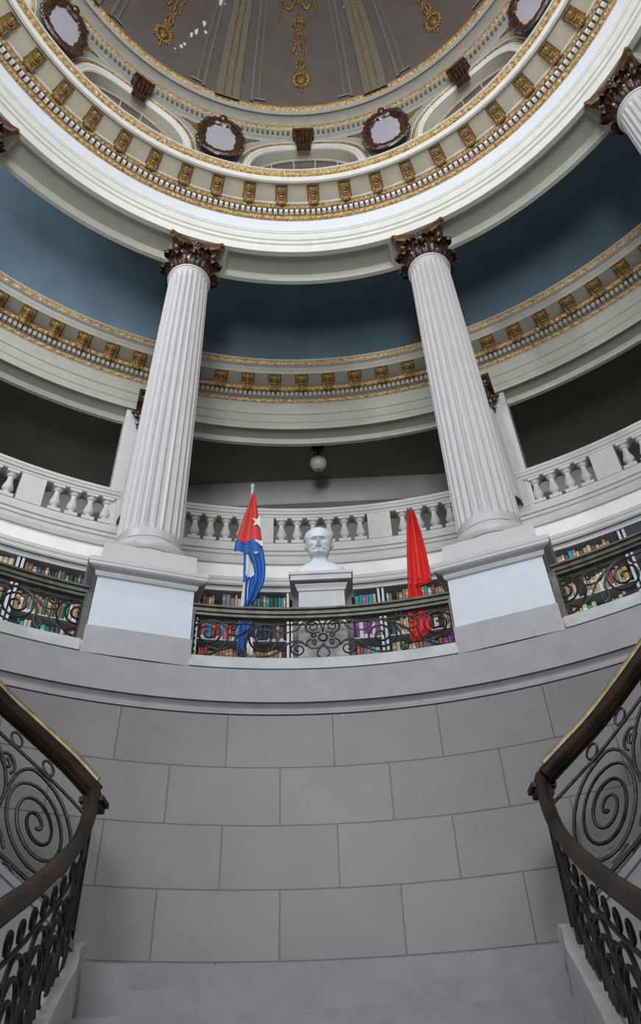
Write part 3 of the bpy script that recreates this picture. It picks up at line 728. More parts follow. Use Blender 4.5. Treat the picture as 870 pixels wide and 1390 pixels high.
def library_railing(c, label, lo=-15.25, hi=15.25):
    t = empty('iron_railing'); tag(t, label, 'railing', 'scrolled iron railings of the library floor')
    R = 5.1; Z0 = 5.50; H = .46
    K = R*pi/180
    def W(x, y, off=0): return pol(R-off, c+x/K, Z0+y)
    L0, L1 = lo*K, hi*K
    mb = MB(); pr = [(5.00, 6.03), (5.0, 6.05), (5.03, 6.07), (5.16, 6.075), (5.2, 6.05), (5.2, 6.02), (5.17, 6.015), (5.165, 5.99), (5.14, 5.985), (5.135, 5.96), (5.065, 5.96), (5.06, 5.985), (5.035, 5.99), (5.03, 6.022)]
    mb.lathe(pr, 24, a0=c+lo, a1=c+hi, closed=True); mb.obj('handrail', M['handrail'], t)
    for nm, y, r in (('upper_bar', H-.06, .011), ('bottom_bar', 0.0, .015)):
        mb = MB(); mb.tube([W(L0+(L1-L0)*i/30, y) for i in range(31)], r, 6); mb.obj(nm, M['iron'], t)
    for x in (L0+.02, L1-.02):
        mb = MB(); mb.tube([W(x, -.03), W(x, H+.01)], .022, 6); mb.obj('end_post', M['iron'], t)
        mb = MB()
        for k in range(6): mb.tube([W(px_, py_) for px_, py_ in ringp(x, .04+.075*k, .03, 8)], .008, 4, closed=True)
        mb.obj('end_chain', M['iron'], t)
        mb = MB(); q = c+(x+(.03 if x > 0 else -.03))/K; e = .4; pbox(mb, 5.04, 5.20, q-e, q+e, 5.475, 6.0, 2); mb.obj('end_pilaster', M['handrail'], t)
    # centre motif
    mb = MB(); th = .009
    def dr_(pts, r=th, cl=False): mb.tube([W(x, y, .01) for x, y in pts], r, 5, closed=cl)
    dr_(ringp(0, .235, .048), th, True); dr_(ringp(0, .235, .034), .005, True)
    for s in (-1, 1):
        dr_([(s*x, y) for x, y in spiral(.105, .365, .075, .014, 1.6, -1.2, 1)])
        dr_([(s*x, y) for x, y in spiral(.092, .265, .036, .008, 1.3, 1.8, -1)], .009)
        dr_([(s*x, y) for x, y in spiral(.085, .185, .034, .008, 1.3, -2.0, 1)], .009)
        dr_([(s*x, y) for x, y in smooth([(.03, .30), (.07, .295), (.15, .30), (.182, .36), (.16, .42), (.10, .445), (.03, .42), (.0, .30)])])
        dr_([(s*x, y) for x, y in smooth([(.0, .16), (.04, .12), (.12, .11), (.165, .15), (.165, .19), (.12, .22)])])
        dr_([(s*x, y) for x, y in spiral(.255, .10, .092, .018, 1.7, 2.6, -1)])
        dr_([(s*x, y) for x, y in smooth([(.12, .40), (.20, .42), (.27, .33), (.37, .30), (.45, .30), (.52, .36)])])
        dr_([(s*x, y) for x, y in smooth([(0, .14), (.05, .09), (.06, .04), (.03, .005), (0, .0)])], .009)
    mb.obj('centre_motif', M['iron'], t, 60)
    for s in (-1, 1):
        mb = MB()
        dr_([(s*x, y) for x, y in spiral(.60, .22, .185, .02, 2.4, 2.2, -1, 18)], .012)
        dr_([(s*x, y) for x, y in smooth([(.495, .37), (.60, .40), (.74, .32), (.80, .20), (.79, .08), (.85, .01)])], .012)
        dr_([(s*x, y) for x, y in smooth([(.17, .14), (.25, .20), (.36, .17), (.45, .08), (.55, .03), (.68, .02)])], .011)
        mb.obj('large_scroll', M['iron'], t, 60)
        mb = MB()
        dr_([(s*x, y) for x, y in spiral(1.18, .26, .15, .02, 2.2, .6, 1, 18)], .012)
        dr_([(s*x, y) for x, y in smooth([(1.30, .345), (1.16, .42), (1.02, .36), (.98, .22), (1.04, .10), (1.15, .02), (1.3, .0)])], .012)
        dr_([(s*x, y) for x, y in smooth([(1.18, .11), (1.05, .08), (.95, .13), (.86, .26), (.75, .34), (.62, .41)])], .011)
        mb.obj('end_scroll', M['iron'], t, 60)
        mb = MB()
        dr_([(s*x, y) for x, y in spiral(.815, .055, .052, .012, 1.4, 1.2, -1)], .0095)
        mb.obj('small_scroll', M['iron'], t, 60); mb = MB()
        dr_([(s*x, y) for x, y in spiral(.93, .345, .052, .012, 1.5, -.6, 1)], .0095)
        dr_([(s*x, y) for x, y in smooth([(.98, .33), (.98, .27), (.90, .25), (.82, .27), (.78, .32)])], .0095)
        mb.obj('small_scroll', M['iron'], t, 60)
        for x in (.28, .80): 
            mb = MB(); dr_(ringp(s*x, H-.025, .028), .008, True); mb.obj('ring', M['iron'], t, 60)
library_railing(0, 'scrolled iron railing in front of the marble bust')
library_railing(-41.1, 'scrolled iron railing at the left, beyond the left column pedestal', -13.85, 13.85)
library_railing(41.1, 'scrolled iron railing at the right, beyond the right column pedestal', -13.85, 13.85)

# ------------------------------------------------------------ bookcases and books
CASES = [(-42.0, -32.1, 'at the left edge'), (-31.9, -23.2, 'left of the left column'), (-13.6, -3.75, 'behind the striped flag'), (-3.55, 6.15, 'behind the bust'), (6.35, 16.0, 'behind the red flag'), (23.3, 31.9, 'right of the right column'), (32.1, 42.0, 'at the right edge')]
SHZ = [7.07, 7.50, 7.97]
for i, (a0, a1, wh) in enumerate(CASES):
    t = empty('bookcase', pol(8.25, (a0+a1)/2, 5.475)); inv = t.location.copy()
    tag(t, 'pale grey steel bookcase full of books, '+wh, 'bookcase', 'steel bookcases under the gallery')
    def add(mb, nm, mt):
        o = mb.obj(nm, mt, t, 0); o.location = -inv; return o
    for a, nm in ((a0, 'upright'), (a1, 'upright')):
        mb = MB(); s = .12 if a == a0 else -.12
        pbox(mb, 8.09, 8.12, min(a, a+s*2.2), max(a, a+s*2.2), 5.48, 8.37); pbox(mb, 8.12, 8.38, min(a, a+s), max(a, a+s), 5.48, 8.37)
        add(mb, nm, M['metalwhite'])
    for z in (5.60, 6.0, 6.35, 6.64, 7.07, 7.50, 7.97, 8.36):
        mb = MB(); pbox(mb, 8.10, 8.38, a0+.13, a1-.13, z-.013, z, 6); add(mb, 'shelf', M['metalwhite'])
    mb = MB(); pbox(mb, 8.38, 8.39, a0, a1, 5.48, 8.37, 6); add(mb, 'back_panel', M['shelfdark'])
BC = {
 'cream': (.50, .42, .30), 'tan': (.36, .23, .12), 'brown': (.13, .07, .04), 'dark green': (.02, .09, .06), 'navy': (.02, .035, .10), 'black': (.015, .015, .018),
 'red': (.38, .04, .03), 'orange brown': (.38, .14, .06), 'teal': (.03, .30, .30), 'light blue': (.05, .30, .55), 'white': (.62, .62, .60), 'purple': (.22, .05, .26), 'pink': (.55, .12, .18), 'grey': (.20, .20, .21), 'olive': (.17, .19, .08), 'ochre': (.48, .32, .12)}
def book_mat(nm, col, label):
    m, N, L, b = nt('book_cover_'+nm.replace(' ', '_')+('_labelled' if label else ''))
    tc = N.new('ShaderNodeTexCoord'); sp = N.new('ShaderNodeSeparateXYZ'); L.new(tc.outputs['Generated'], sp.inputs[0])
    def band(lo, hi):
        g = N.new('ShaderNodeMath'); g.operation = 'GREATER_THAN'; g.inputs[1].default_value = lo; L.new(sp.outputs[2], g.inputs[0])
        l_ = N.new('ShaderNodeMath'); l_.operation = 'LESS_THAN'; l_.inputs[1].default_value = hi; L.new(sp.outputs[2], l_.inputs[0])
        k = N.new('ShaderNodeMath'); k.operation = 'MULTIPLY'; L.new(g.outputs[0], k.inputs[0]); L.new(l_.outputs[0], k.inputs[1]); return k
    mx = N.new('ShaderNodeMix'); mx.data_type = 'RGBA'; mx.inputs[6].default_value = (*col, 1)
    mx.inputs[7].default_value = (.62, .62, .62, 1) if label else tuple([min(1, c*1.8+.05) for c in col]+[1])
    L.new((band(.08, .24) if label else band(.72, .80)).outputs[0], mx.inputs[0])
    L.new(mx.outputs[2], b.inputs['Base Color']); b.inputs['Roughness'].default_value = .55
    return m
pagem = mat('book_pages', (.55, .50, .40), .8)
def book_mesh(nm, col, label):
    mb = MB()
    # unit book: width 1 (x), depth 1 (y, spine at -y), height 1 (z)
    pr = [(-.5, .5), (-.5, -.42), (-.36, -.49), (0, -.52), (.36, -.49), (.5, -.42), (.5, .5), (.38, .5), (.38, -.38), (-.38, -.38), (-.38, .5)]
    mb.prism(pr, 0, 1, mi=0); mb.prism([(-.38, .46), (-.38, -.38), (.38, -.38), (.38, .46)], .03, .97, mi=1)
    return mb.mesh('book', [book_mat(nm, col, label), pagem], 0)
BM = {(k, l): book_mesh(k, v, l) for k, v in BC.items() for l in (0, 1)}
rnd = random.Random(11); nb = 0
SHORT = ['at left edge', 'by left column', 'behind striped flag', 'behind the bust', 'behind red flag', 'by right column', 'at right edge']
ROWN = {7.07: 'lowest visible', 7.50: 'middle', 7.97: 'top'}
THEME = {}
ORD = lambda n_: '%d%s' % (n_, 'th' if 10 <= n_ % 100 <= 20 else {1: 'st', 2: 'nd', 3: 'rd'}.get(n_ % 10, 'th'))
def palette(ci, z, u):
    base = ['cream', 'tan', 'brown', 'dark green', 'black', 'red', 'grey', 'ochre', 'orange brown', 'white', 'navy']
    if ci == 0 or ci == 1:
        if z == 7.97: return ['black', 'grey', 'brown', 'tan', 'navy', 'dark green', 'cream', 'olive'] if u < .75 else ['olive', 'cream', 'tan', 'navy', 'cream']
        if z == 7.50: return ['dark green', 'dark green', 'cream', 'orange brown', 'cream', 'tan', 'tan', 'light blue', 'cream'] if u < .6 else ['tan', 'cream', 'cream', 'dark green', 'navy']
        return ['cream', 'cream', 'cream', 'dark green', 'navy', 'navy', 'teal'] if u < .7 else ['tan', 'brown', 'red', 'red', 'pink']
    if ci == 2:
        if z == 7.97: return ['navy', 'grey', 'ochre', 'tan', 'cream', 'brown', 'cream'] if u < .5 else ['brown', 'dark green', 'grey', 'white', 'cream', 'teal', 'teal']
        if z == 7.50: return ['light blue', 'light blue', 'light blue', 'pink', 'pink', 'red', 'cream', 'navy'] if u < .5 else ['brown', 'grey', 'grey', 'navy', 'black', 'brown']
        return ['orange brown', 'tan', 'navy', 'red', 'cream', 'olive', 'tan'] if u < .6 else ['cream', 'ochre', 'black', 'cream', 'tan']
    if ci == 3: return ['teal', 'light blue', 'teal', 'cream', 'pink', 'white'] if z == 7.97 else (['purple', 'purple', 'purple', 'purple', 'pink', 'white'] if z == 7.50 else ['tan', 'orange brown', 'red', 'light blue', 'tan', 'cream'])
    if ci == 4:
        if z == 7.97: return ['grey', 'brown', 'tan', 'cream', 'cream', 'teal', 'cream', 'ochre']
        if z == 7.50: return ['cream', 'white', 'orange brown', 'tan', 'dark green', 'cream'] if u < .6 else ['tan', 'ochre', 'light blue', 'tan', 'brown']
        return ['tan', 'navy', 'grey', 'orange brown', 'olive', 'cream'] if u < .4 else ['purple', 'purple', 'light blue', 'light blue', 'red', 'tan']
    if z == 7.97: return ['teal', 'tan', 'cream', 'tan', 'brown', 'cream', 'cream', 'light blue', 'ochre']
    if z == 7.50: return ['white', 'grey', 'red', 'cream', 'ochre', 'tan', 'ochre', 'ochre', 'cream', 'cream']
    return ['teal', 'cream', 'ochre', 'ochre', 'cream', 'tan', 'ochre']
# the stretches of shelf that the columns and bust leave open
SPAN = [(-39, -32.5), (-31.6, -23.6), (-13.1, -4.0), (3.2, 5.9), (6.8, 15.8), (23.8, 31.6), (32.5, 38.5)]
for ci, (s0, s1) in enumerate(SPAN):
    wh = CASES[ci][2]
    for z in SHZ:
        a = s0+rnd.uniform(0, .2); k = 0
        while a < s1-.35 and nb < 300:
            wd = rnd.choice((.032, .04, .045, .05, .055, .062)) * (1.35 if ci in (0, 6) else 1.12)
            da = math.degrees(wd/8.2)
            if rnd.random() < .035: a += rnd.uniform(.4, .9); continue
            u = (a-s0)/(s1-s0); cn = rnd.choice(palette(ci, z, u)); lb = 1 if rnd.random() < .55 else 0
            h = rnd.uniform(.25, .33)+(.02 if z == 7.97 else 0); dp = rnd.uniform(.15, .19)
            o = bpy.data.objects.new('book', BM[(cn, lb)]); COL.objects.link(o)
            o.location = pol(8.13+dp/2+rnd.uniform(0, .02), a+da/2, z+.001); o.scale = (wd*.97, dp, h)
            lean = rnd.choice((0, 0, 0, 0, 0, .04, -.04)); o.rotation_euler = (0, 0, -rad(a+da/2))
            k += 1; nb += 1
            tag(o, '%s %s book, %s from left, %s shelf of bookcase %s' % ('thick' if wd > .058 else 'slim', cn, ORD(k), ROWN[z], SHORT[ci]), 'book', 'books on the %s shelf of the bookcase %s' % (ROWN[z], wh))
            a += da+.012
print('books', nb)
# papers lying on top of the cases
for a0, a1, z, l in ((10.2, 12.8, 8.37, 'rolled brown paper lying on the bookcase behind the red flag'), (33, 36, 8.37, 'rolled brown paper on the bookcase at the right edge')):
    mb = MB(); mb.tube([pol(8.13, a0+(a1-a0)*i/5, z+.02) for i in range(6)], .018, 7); o = mb.obj('paper_roll', pagem); tag(o, l, 'paper')

# ------------------------------------------------------------ bust, plinth
PR = 5.62
pl = empty('bust_plinth', (0, PR, 5.475)); tag(pl, 'white stepped plinth carrying the marble bust, with a darker pillar behind', 'plinth')
def sqb(lv, name, mt, parent, y0=0, yd=1.0):
    mb = MB(); rows = [[(-h, y0-h*yd, z), (h, y0-h*yd, z), (h, y0+h*yd, z), (-h, y0+h*yd, z)] for z, h in lv]; mb.grid(rows, wrapv=True)
    o_ = len(mb.v)-4*len(rows); mb.f.append((o_, o_+1, o_+2, o_+3)); mb.m.append(0); e = o_+4*(len(rows)-1); mb.f.append((e+3, e+2, e+1, e)); mb.m.append(0)
    return mb.obj(name, mt, parent, 20)
sqb([(0, .27), (1.02, .255)], 'die', M['stair'], pl)
sqb([(1.02, .262), (1.03, .27), (1.05, .275), (1.075, .29), (1.085, .295), (1.10, .295)], 'neck_moulding', M['stair'], pl)
sqb([(1.12, .345), (1.185, .345), (1.19, .36), (1.225, .365)], 'cap', M['stair'], pl)
mb = MB(); mb.box((0, .16, .59), (.68, .40, 1.06)); mb.box((0, .2, 1.15), (.74, .36, .10)); mb.obj('rear_pillar', M['greybrown'], pl, 0)

def bust_mesh():
    NS, rows = 72, []
    # z, halfwidth, half depth, centre y (front is -y)
    prof = [(0.0, .275, .14, .02), (.015, .285, .145, .02), (.05, .288, .145, .02), (.09, .285, .14, .02), (.12, .270, .13, .02), (.145, .235, .12, .015), (.165, .195, .105, .010), (.19, .140, .095, .005), (.22, .100, .088, 0), (.25, .089, .086, .0),
            (.275, .09, .09, -.01), (.292, .092, .098, -.025), (.305, .098, .112, -.03), (.32, .103, .124, -.03), (.34, .109, .13, -.025), (.36, .116, .135, -.018), (.38, .122, .138, -.01), (.40, .127, .142, -.004), (.42, .131, .146, 0), (.44, .135, .15, .003), (.46, .139, .153, .005), (.48, .143, .156, .006),
            (.50, .147, .158, .008), (.52, .150, .16, .008), (.54, .152, .16, .009), (.56, .151, .158, .010), (.58, .146, .154, .012), (.60, .138, .147, .013), (.62, .125, .136, .014), (.64, .105, .118, .014), (.655, .085, .098, .014), (.667, .06, .07, .014), (.674, .03, .035, .014)]
    def interp(z):
        for i in range(len(prof)-1):
            if prof[i][0] <= z <= prof[i+1][0]:
                t = (z-prof[i][0])/(prof[i+1][0]-prof[i][0]); t = t
                return [prof[i][k]+(prof[i+1][k]-prof[i][k])*t for k in (1, 2, 3)]
        return prof[-1][1:]
    zs = [0, .015, .04, .07, .10, .12, .145, .165, .19, .22, .25, .265]+[.275+.008*i for i in range(50)]
    zs = [z for z in zs if z <= .674]
    G = lambda x, z, cx, cz, sx, sz: exp(-((x-cx)/sx)**2-((z-cz)/sz)**2)
    for z in zs:
        hw, hd, cy = interp(z); row = []
        for i in range(NS):
            th = 2*pi*i/NS; c_, s_ = cos(th), sin(th)
            pw = 1.0 if z > .27 else .85
            x = hw*(abs(c_)**pw)*(1 if c_ > 0 else -1); y = cy-hd*(abs(s_)**pw)*(1 if s_ > 0 else -1)
            if z > .275 and s_ > 0.05:
                f = 0
                ax = abs(x)
                f += .042*G(x, z, 0, .415, .017, .022)+.030*G(x, z, 0, .445, .014, .03)+.018*G(x, z, 0, .475, .014, .03)  # nose
                f += .014*G(ax, z, .017, .408, .012, .012)
                f += .020*G(ax, z, .045, .502, .032, .012)+.010*G(x, z, 0, .50, .03, .014)   # brow
                f -= .032*G(ax, z, .048, .475, .026, .018)                                  # socket
                f += .012*G(ax, z, .048, .473, .013, .009)                                  # eyeball
                f += .006*G(ax, z, .048, .486, .020, .004)
                f += .010*G(ax, z, .075, .43, .03, .03)                                     # cheek
                f -= .010*G(ax, z, .06, .375, .03, .03)
                f += .030*G(ax, z, .020, .385, .024, .010)+.024*G(ax, z, .050, .366, .020, .013)   # moustache
                f -= .010*G(x, z, 0, .358, .03, .006)+.0
                f += .010*G(x, z, 0, .347, .022, .007)
                f += .020*G(x, z, 0, .312, .034, .016)                                      # chin
                f -= .006*G(x, z, 0, .333, .03, .007)
                y -= 1.45*f*min(1, s_*3)
            if z > .40 and z < .50 and abs(s_) < .35:   # ears
                e = exp(-((z-.45)/.038)**2)*exp(-((y-.015)/.022)**2); x += (1 if x > 0 else -1)*.030*e
            if z > .50:   # hair at the sides and back
                hr = .012*(1 if s_ < .55 else 0)*(0.6+.4*sin(th*22+z*60))*min(1, (z-.5)*20)
                if z > .63: hr *= max(0, 1-(z-.63)*20)
                x *= 1+hr*6*0.9; y = cy+(y-cy)*(1+hr*4)
            elif z > .40 and s_ < -.1:
                x *= 1+.012*sin(th*22+z*60); y *= 1.03
            k_ = min(1, max(0, (z-.20)/.10)); an = rad(15)*k_; yy, zz = y-.02, z-.27
            row.append((x, .02+yy*cos(an)-zz*sin(an)*1.0, .27+zz*cos(an)+yy*sin(an)))
        rows.append(row)
    mb = MB(); mb.grid(rows, wrapv=True)
    n0 = len(rows); mb.f.append(tuple(range(NS))); mb.m.append(0); mb.f.append(tuple((n0-1)*NS+i for i in reversed(range(NS)))); mb.m.append(0)
    return mb
b_ = bust_mesh().obj('marble_bust', M['marble'], None, 50); b_.location = (-.01, PR-.20, 6.70); b_.scale = (1.08, 1.08, 0.99)
tag(b_, 'white marble bust of a man with a moustache and high forehead', 'statue')

# ------------------------------------------------------------ flags
def flag_pt(x, y, d=0.0, Rb=6.0):
    # x,y: image pixel coordinates, mapped by fitted polynomials onto a surface 6 m from the axis; d stands off towards the room
    u, v = (x-437)/100, (y-780)/100
    q = (1, u, v, u*v, u*u, v*v, u*u*v, u*v*v)
    a = sum(i*j for i, j in zip(q, (.0864, 8.6967, -.3564, -.6879, -.0458, .0259, .014, .054)))
    z = sum(i*j for i, j in zip(q, (7.1732, -.0499, -1.1249, .0123, -.0495, .0872, .0178, -.0033)))
    return pol(Rb-d, a, z)
def strip(rows, depth, fold, nf, ph=0, n=22, z0=0):
    P = []
    for y, xl, xr in rows:
        row = []
        for i in range(n+1):
            t = i/n; w_ = (xr-xl); row.append((xl+w_*t, y, depth+fold*sin(nf*pi*t+ph)*min(1, w_/12)))
        P.append(row)
    # densify rows
    Q = []
    for r in range(len(P)-1):
        for k in range(4):
            s = k/4; Q.append([tuple(P[r][i][j]*(1-s)+P[r+1][i][j]*s for j in range(3)) for i in range(n+1)])
    Q.append(P[-1]); return Q
def cloth(parts, name, parent, thick=.006):
    """parts: list of (grid, material)"""
    mats = [p[1] for p in parts]; mb = MB()
    for k, (Q, mt, DX) in enumerate(parts):
        mb.grid([[flag_pt(x+DX(y), y, d) for x, y, d in row] for row in Q], k)
    o = mb.obj(name, mats, parent, 60)
    md = o.modifiers.new('thickness', 'SOLIDIFY'); md.thickness = thick; md.offset = 0
    return o
Z0_ = lambda y: 0.0
fl = empty('flag', flag_pt(328, 905)); fl.location.z = 5.475; inv = fl.location.copy()
tag(fl, 'drooping striped flag with red triangle and white star on a pale blue pole', 'flag')
mb = MB(); p0 = flag_pt(330, 893); p0.z = 5.48; p1 = flag_pt(342.5, 662); mb.tube([p0, p0.lerp(p1, .5), p1], .022, 10); o = mb.obj('pole', M['pole'], fl, 60); o.location = -inv
mb = MB(); mb.blob(p1+Vector((0, 0, .03)), (.03, .03, .05)); o = mb.obj('finial', M['pole'], fl, 60); o.location = -inv
parts = [
 (strip([(676, 342, 345), (690, 337.5, 347.5), (705, 332, 350), (722, 326, 352.5), (736, 321.5, 354.5), (744, 320, 356)], .10, .028, 3.2, .4), M['salmon'], Z0_),
 (strip([(741, 319.5, 350), (747, 318.5, 355), (753, 317.5, 357), (756.5, 317.5, 357.5)], .105, .03, 3.2, .4), M['blueflag'], Z0_),
 (strip([(742, 344, 355.5), (746, 350, 356), (750, 354, 356.5)], .13, .01, 2), M['whiteflag'], Z0_),
 (strip([(756, 336, 357.5), (764, 340, 358.5), (772, 343, 359.5), (785, 345, 359.5), (795, 344, 358), (805, 341, 354), (815, 338, 348), (823, 334, 344)], .09, .03, 3, 0), M['blueflag'], Z0_),
 (strip([(752, 330.5, 333.5), (775, 330, 333), (795, 329.5, 331.5)], .07, .01, 2), M['blueflag'], Z0_),
 (strip([(754, 333, 345), (770, 333, 344), (780, 332.5, 342), (788, 331, 335)], .05, .015, 2), M['whiteflag'], Z0_),
 (strip([(785, 332, 350), (800, 331, 345), (815, 331, 343), (823, 332, 343), (840, 324, 343), (860, 323, 341), (878, 322, 333), (893, 321, 329)], .04, .03, 3, 1.2), M['blueflag'], Z0_),
 (strip([(795, 330, 332.5), (820, 326.5, 331), (840, 325, 328)], .075, .01, 2), M['whiteflag'], Z0_),
 (strip([(868, 338, 342), (880, 334, 343), (893, 330, 343)], .05, .015, 2), M['whiteflag'], Z0_)]
o = cloth(parts, 'cloth', fl); o.location = -inv
st = MB(); cx, cy = 349.5, 717.5; q = []
for k in range(10):
    t = -pi/2+k*pi/5+.25; r = 9.5 if k % 2 == 0 else 3.8; q.append((min(cx+r*cos(t), 352.3), cy+r*sin(t)*.95))
st.add([flag_pt(x, y, .142) for x, y in q]+[flag_pt(cx, cy, .144)], [(i, (i+1) % 10, 10) for i in range(10)])
o = st.obj('star', M['whiteflag'], fl, 0); o.location = -inv
f2 = empty('flag', flag_pt(575, 905)); f2.location.z = 5.475; inv2 = f2.location.copy()
tag(f2, 'plain bright red flag hanging from a wooden pole with a blue tip', 'flag')
mb = MB(); p0 = flag_pt(575.5, 885); p0.z = 5.48; p1 = flag_pt(559, 697); mb.tube([p0, p0.lerp(p1, .5), p1], .022, 10); o = mb.obj('pole', M['polewood'], f2, 60); o.location = -inv2
mb = MB(); mb.tube([flag_pt(559.5, 701), flag_pt(558.5, 693)], [.03, .016], 8); mb.blob(flag_pt(558.3, 691.5), (.02, .02, .03)); o = mb.obj('finial', M['blueflag'], f2, 60); o.location = -inv2
parts = [
 (strip([(698, 556.5, 561), (710, 554.5, 567), (730, 553.8, 573.5), (755, 554, 580), (780, 554.5, 585), (794, 555, 588)], .09, .04, 4.6, .3), M['red'], Z0_),
 (strip([(790, 555, 588), (797, 555, 584), (802, 555, 570), (812, 555.5, 576), (822, 555.5, 577), (835, 555, 579)], .085, .035, 4.2, .3), M['red'], Z0_),
 (strip([(833, 555, 583), (850, 557, 586), (858, 558, 588), (862, 558, 582), (868, 558, 576), (874, 558, 570)], .05, .035, 4, .9), M['red'], Z0_)]
o = cloth(parts, 'cloth', f2); o.location = -inv2

# ------------------------------------------------------------ gallery lamp
t = empty('globe_lamp', pol(9, 0, 12.42)); tag(t, 'round white globe lamp hanging from the gallery ceiling', 'lamp')
mb = MB(); mb.lathe([(0, 0), (.13, -.01), (.10, -.06), (.02, -.08), (.02, -.22), (.10, -.26), (.11, -.30)], 20); mb.obj('fitting', M['bulb'], t)
mb = MB(); mb.blob((0, 0, -.43), (.17, .17, .165), nu=20, nv=12); mb.obj('globe', M['globe'], t, 60)

# ------------------------------------------------------------ stairs
def path_smooth(pts, n=8):
    P = [pts[0]]+list(pts)+[pts[-1]]; out = []
    for i in range(1, len(P)-2):
        for k in range(n):
            t = k/n; a, b, c, d = P[i-1], P[i], P[i+1], P[i+2]
            out.append(.5*((2*b)+(c-a)*t+(2*a-5*b+4*c-d)*t*t+(-a+3*b-3*c+d)*t**3))
    out.append(pts[-1]); return out
def sweep(mb, pts, prof, mi=0):
    """prof: (across, up) polygon, kept upright"""
    rows = []
    for i, p in enumerate(pts):
        a = pts[max(0, i-1)]; b = pts[min(len(pts)-1, i+1)]; d = (b-a); h = Vector((d.x, d.y, 0))
        side = Vector((h.y, -h.x, 0)).normalized() if h.length > 1e-6 else Vector((1, 0, 0))
        tn = d.normalized(); up = side.cross(tn); up = up if up.z > 0 else -up
        rows.append([p+side*x+up*y for x, y in prof])
    mb.grid(rows, mi, wrapv=True); n = len(prof); o_ = len(mb.v)-n*len(rows)
    mb.f.append(tuple(o_+i for i in range(n))); mb.m.append(mi); mb.f.append(tuple(o_+(len(rows)-1)*n+i for i in reversed(range(n)))); mb.m.append(mi)
HR = [(-.035, -.10), (-.055, -.085), (-.045, -.07), (-.07, -.055), (-.08, -.03), (-.07, -.015), (-.065, .0), (-.05, .035), (-.02, .055), (.02, .055), (.05, .035), (.065, .0), (.07, -.015), (.08, -.03), (.07, -.055), (.045, -.07), (.055, -.085), (.035, -.10)]
HRB = [(.032*cos(q*pi/5)*1.2, .045+.032*sin(q*pi/5)) for q in range(10)]
def scroll_strip(t, path, z_lo, z_hi, pitch, first, names=('large_scroll', 'small_scroll', 'ring')):
    """iron scroll chain between two sloping bars; path = handrail centre line, offsets measured down from it"""
    L = [0]
    for i in range(1, len(path)): L.append(L[-1]+(Vector((path[i].x, path[i].y, 0))-Vector((path[i-1].x, path[i-1].y, 0))).length)
    def at(s, dz):
        s = max(0, min(L[-1]-1e-6, s)); i = max(j for j in range(len(L)-1) if L[j] <= s)
        k = (s-L[i])/max(1e-9, L[i+1]-L[i]); p = path[i].lerp(path[i+1], k); return Vector((p.x, p.y, p.z+dz))
    for nm, dz, r in (('upper_bar', z_hi, .012), ('lower_bar', z_lo, .014)):
        mb = MB(); mb.tube([at(L[-1]*i/40, dz) for i in range(41)], r, 6); mb.obj(nm, M['iron'], t, 60)
    mid = (z_lo+z_hi)/2; r0 = (z_hi-z_lo)/2-.03; s = first; k = 0
    while s < L[-1]-.1:
        sg = 1 if k % 2 == 0 else -1
        mb = MB()
        sp = spiral(0, 0, r0, .014, 3.5, pi*.5, 1, 24)
        tail = smooth([(pitch*.93, -r0*.93), (pitch*.72, -r0*.80), (pitch*.55, -r0*.10), (pitch*.42, r0*.62), (pitch*.22, r0*.97), (0, r0)])[:-1]
        mb.tube([at(s+x*.93, mid+y) for x, y in tail+sp if 0 < s+x*.93 < L[-1]], .0125, 6)
        mb.obj(names[0], M['iron'], t, 60)
        mb = MB()
        q = spiral(pitch*.56, r0*.68, .065, .012, 1.5, -2.2, -1, 14)
        tl = smooth([(pitch*.34, -r0*.95), (pitch*.46, -r0*.70), (pitch*.50, -r0*.95), (pitch*.40, -r0*1.02)])
        mb.tube([at(s+x, mid+y) for x, y in q if 0 < s+x < L[-1]], .012, 6); tl_ = MB(); tl_.tube([at(s+x, mid+y) for x, y in tl if 0 < s+x < L[-1]], .012, 6)
        if tl_.v: tl_.obj('scroll_tail', M['iron'], t, 60)
        if mb.v: mb.obj(names[1], M['iron'], t, 60)
        for x, d in ((0, (z_hi-.10)/2-.005), (pitch*.5, (z_hi-.10)/2-.005)):
            if 0.03 < s+x < L[-1]-.03:
                mb = MB(); mb.tube([at(s+x+a, d+b) for a, b in ringp(0, 0, .042)], .010, 5, closed=True); mb.obj(names[2], M['iron'], t, 60)
        if .03 < s < L[-1]:
            mb = MB(); mb.tube([at(s+.12+a, z_lo-.055+b) for a, b in ringp(0, 0, .04)], .010, 5, closed=True); mb.obj(names[2], M['iron'], t, 60)
        s += pitch; k += 1
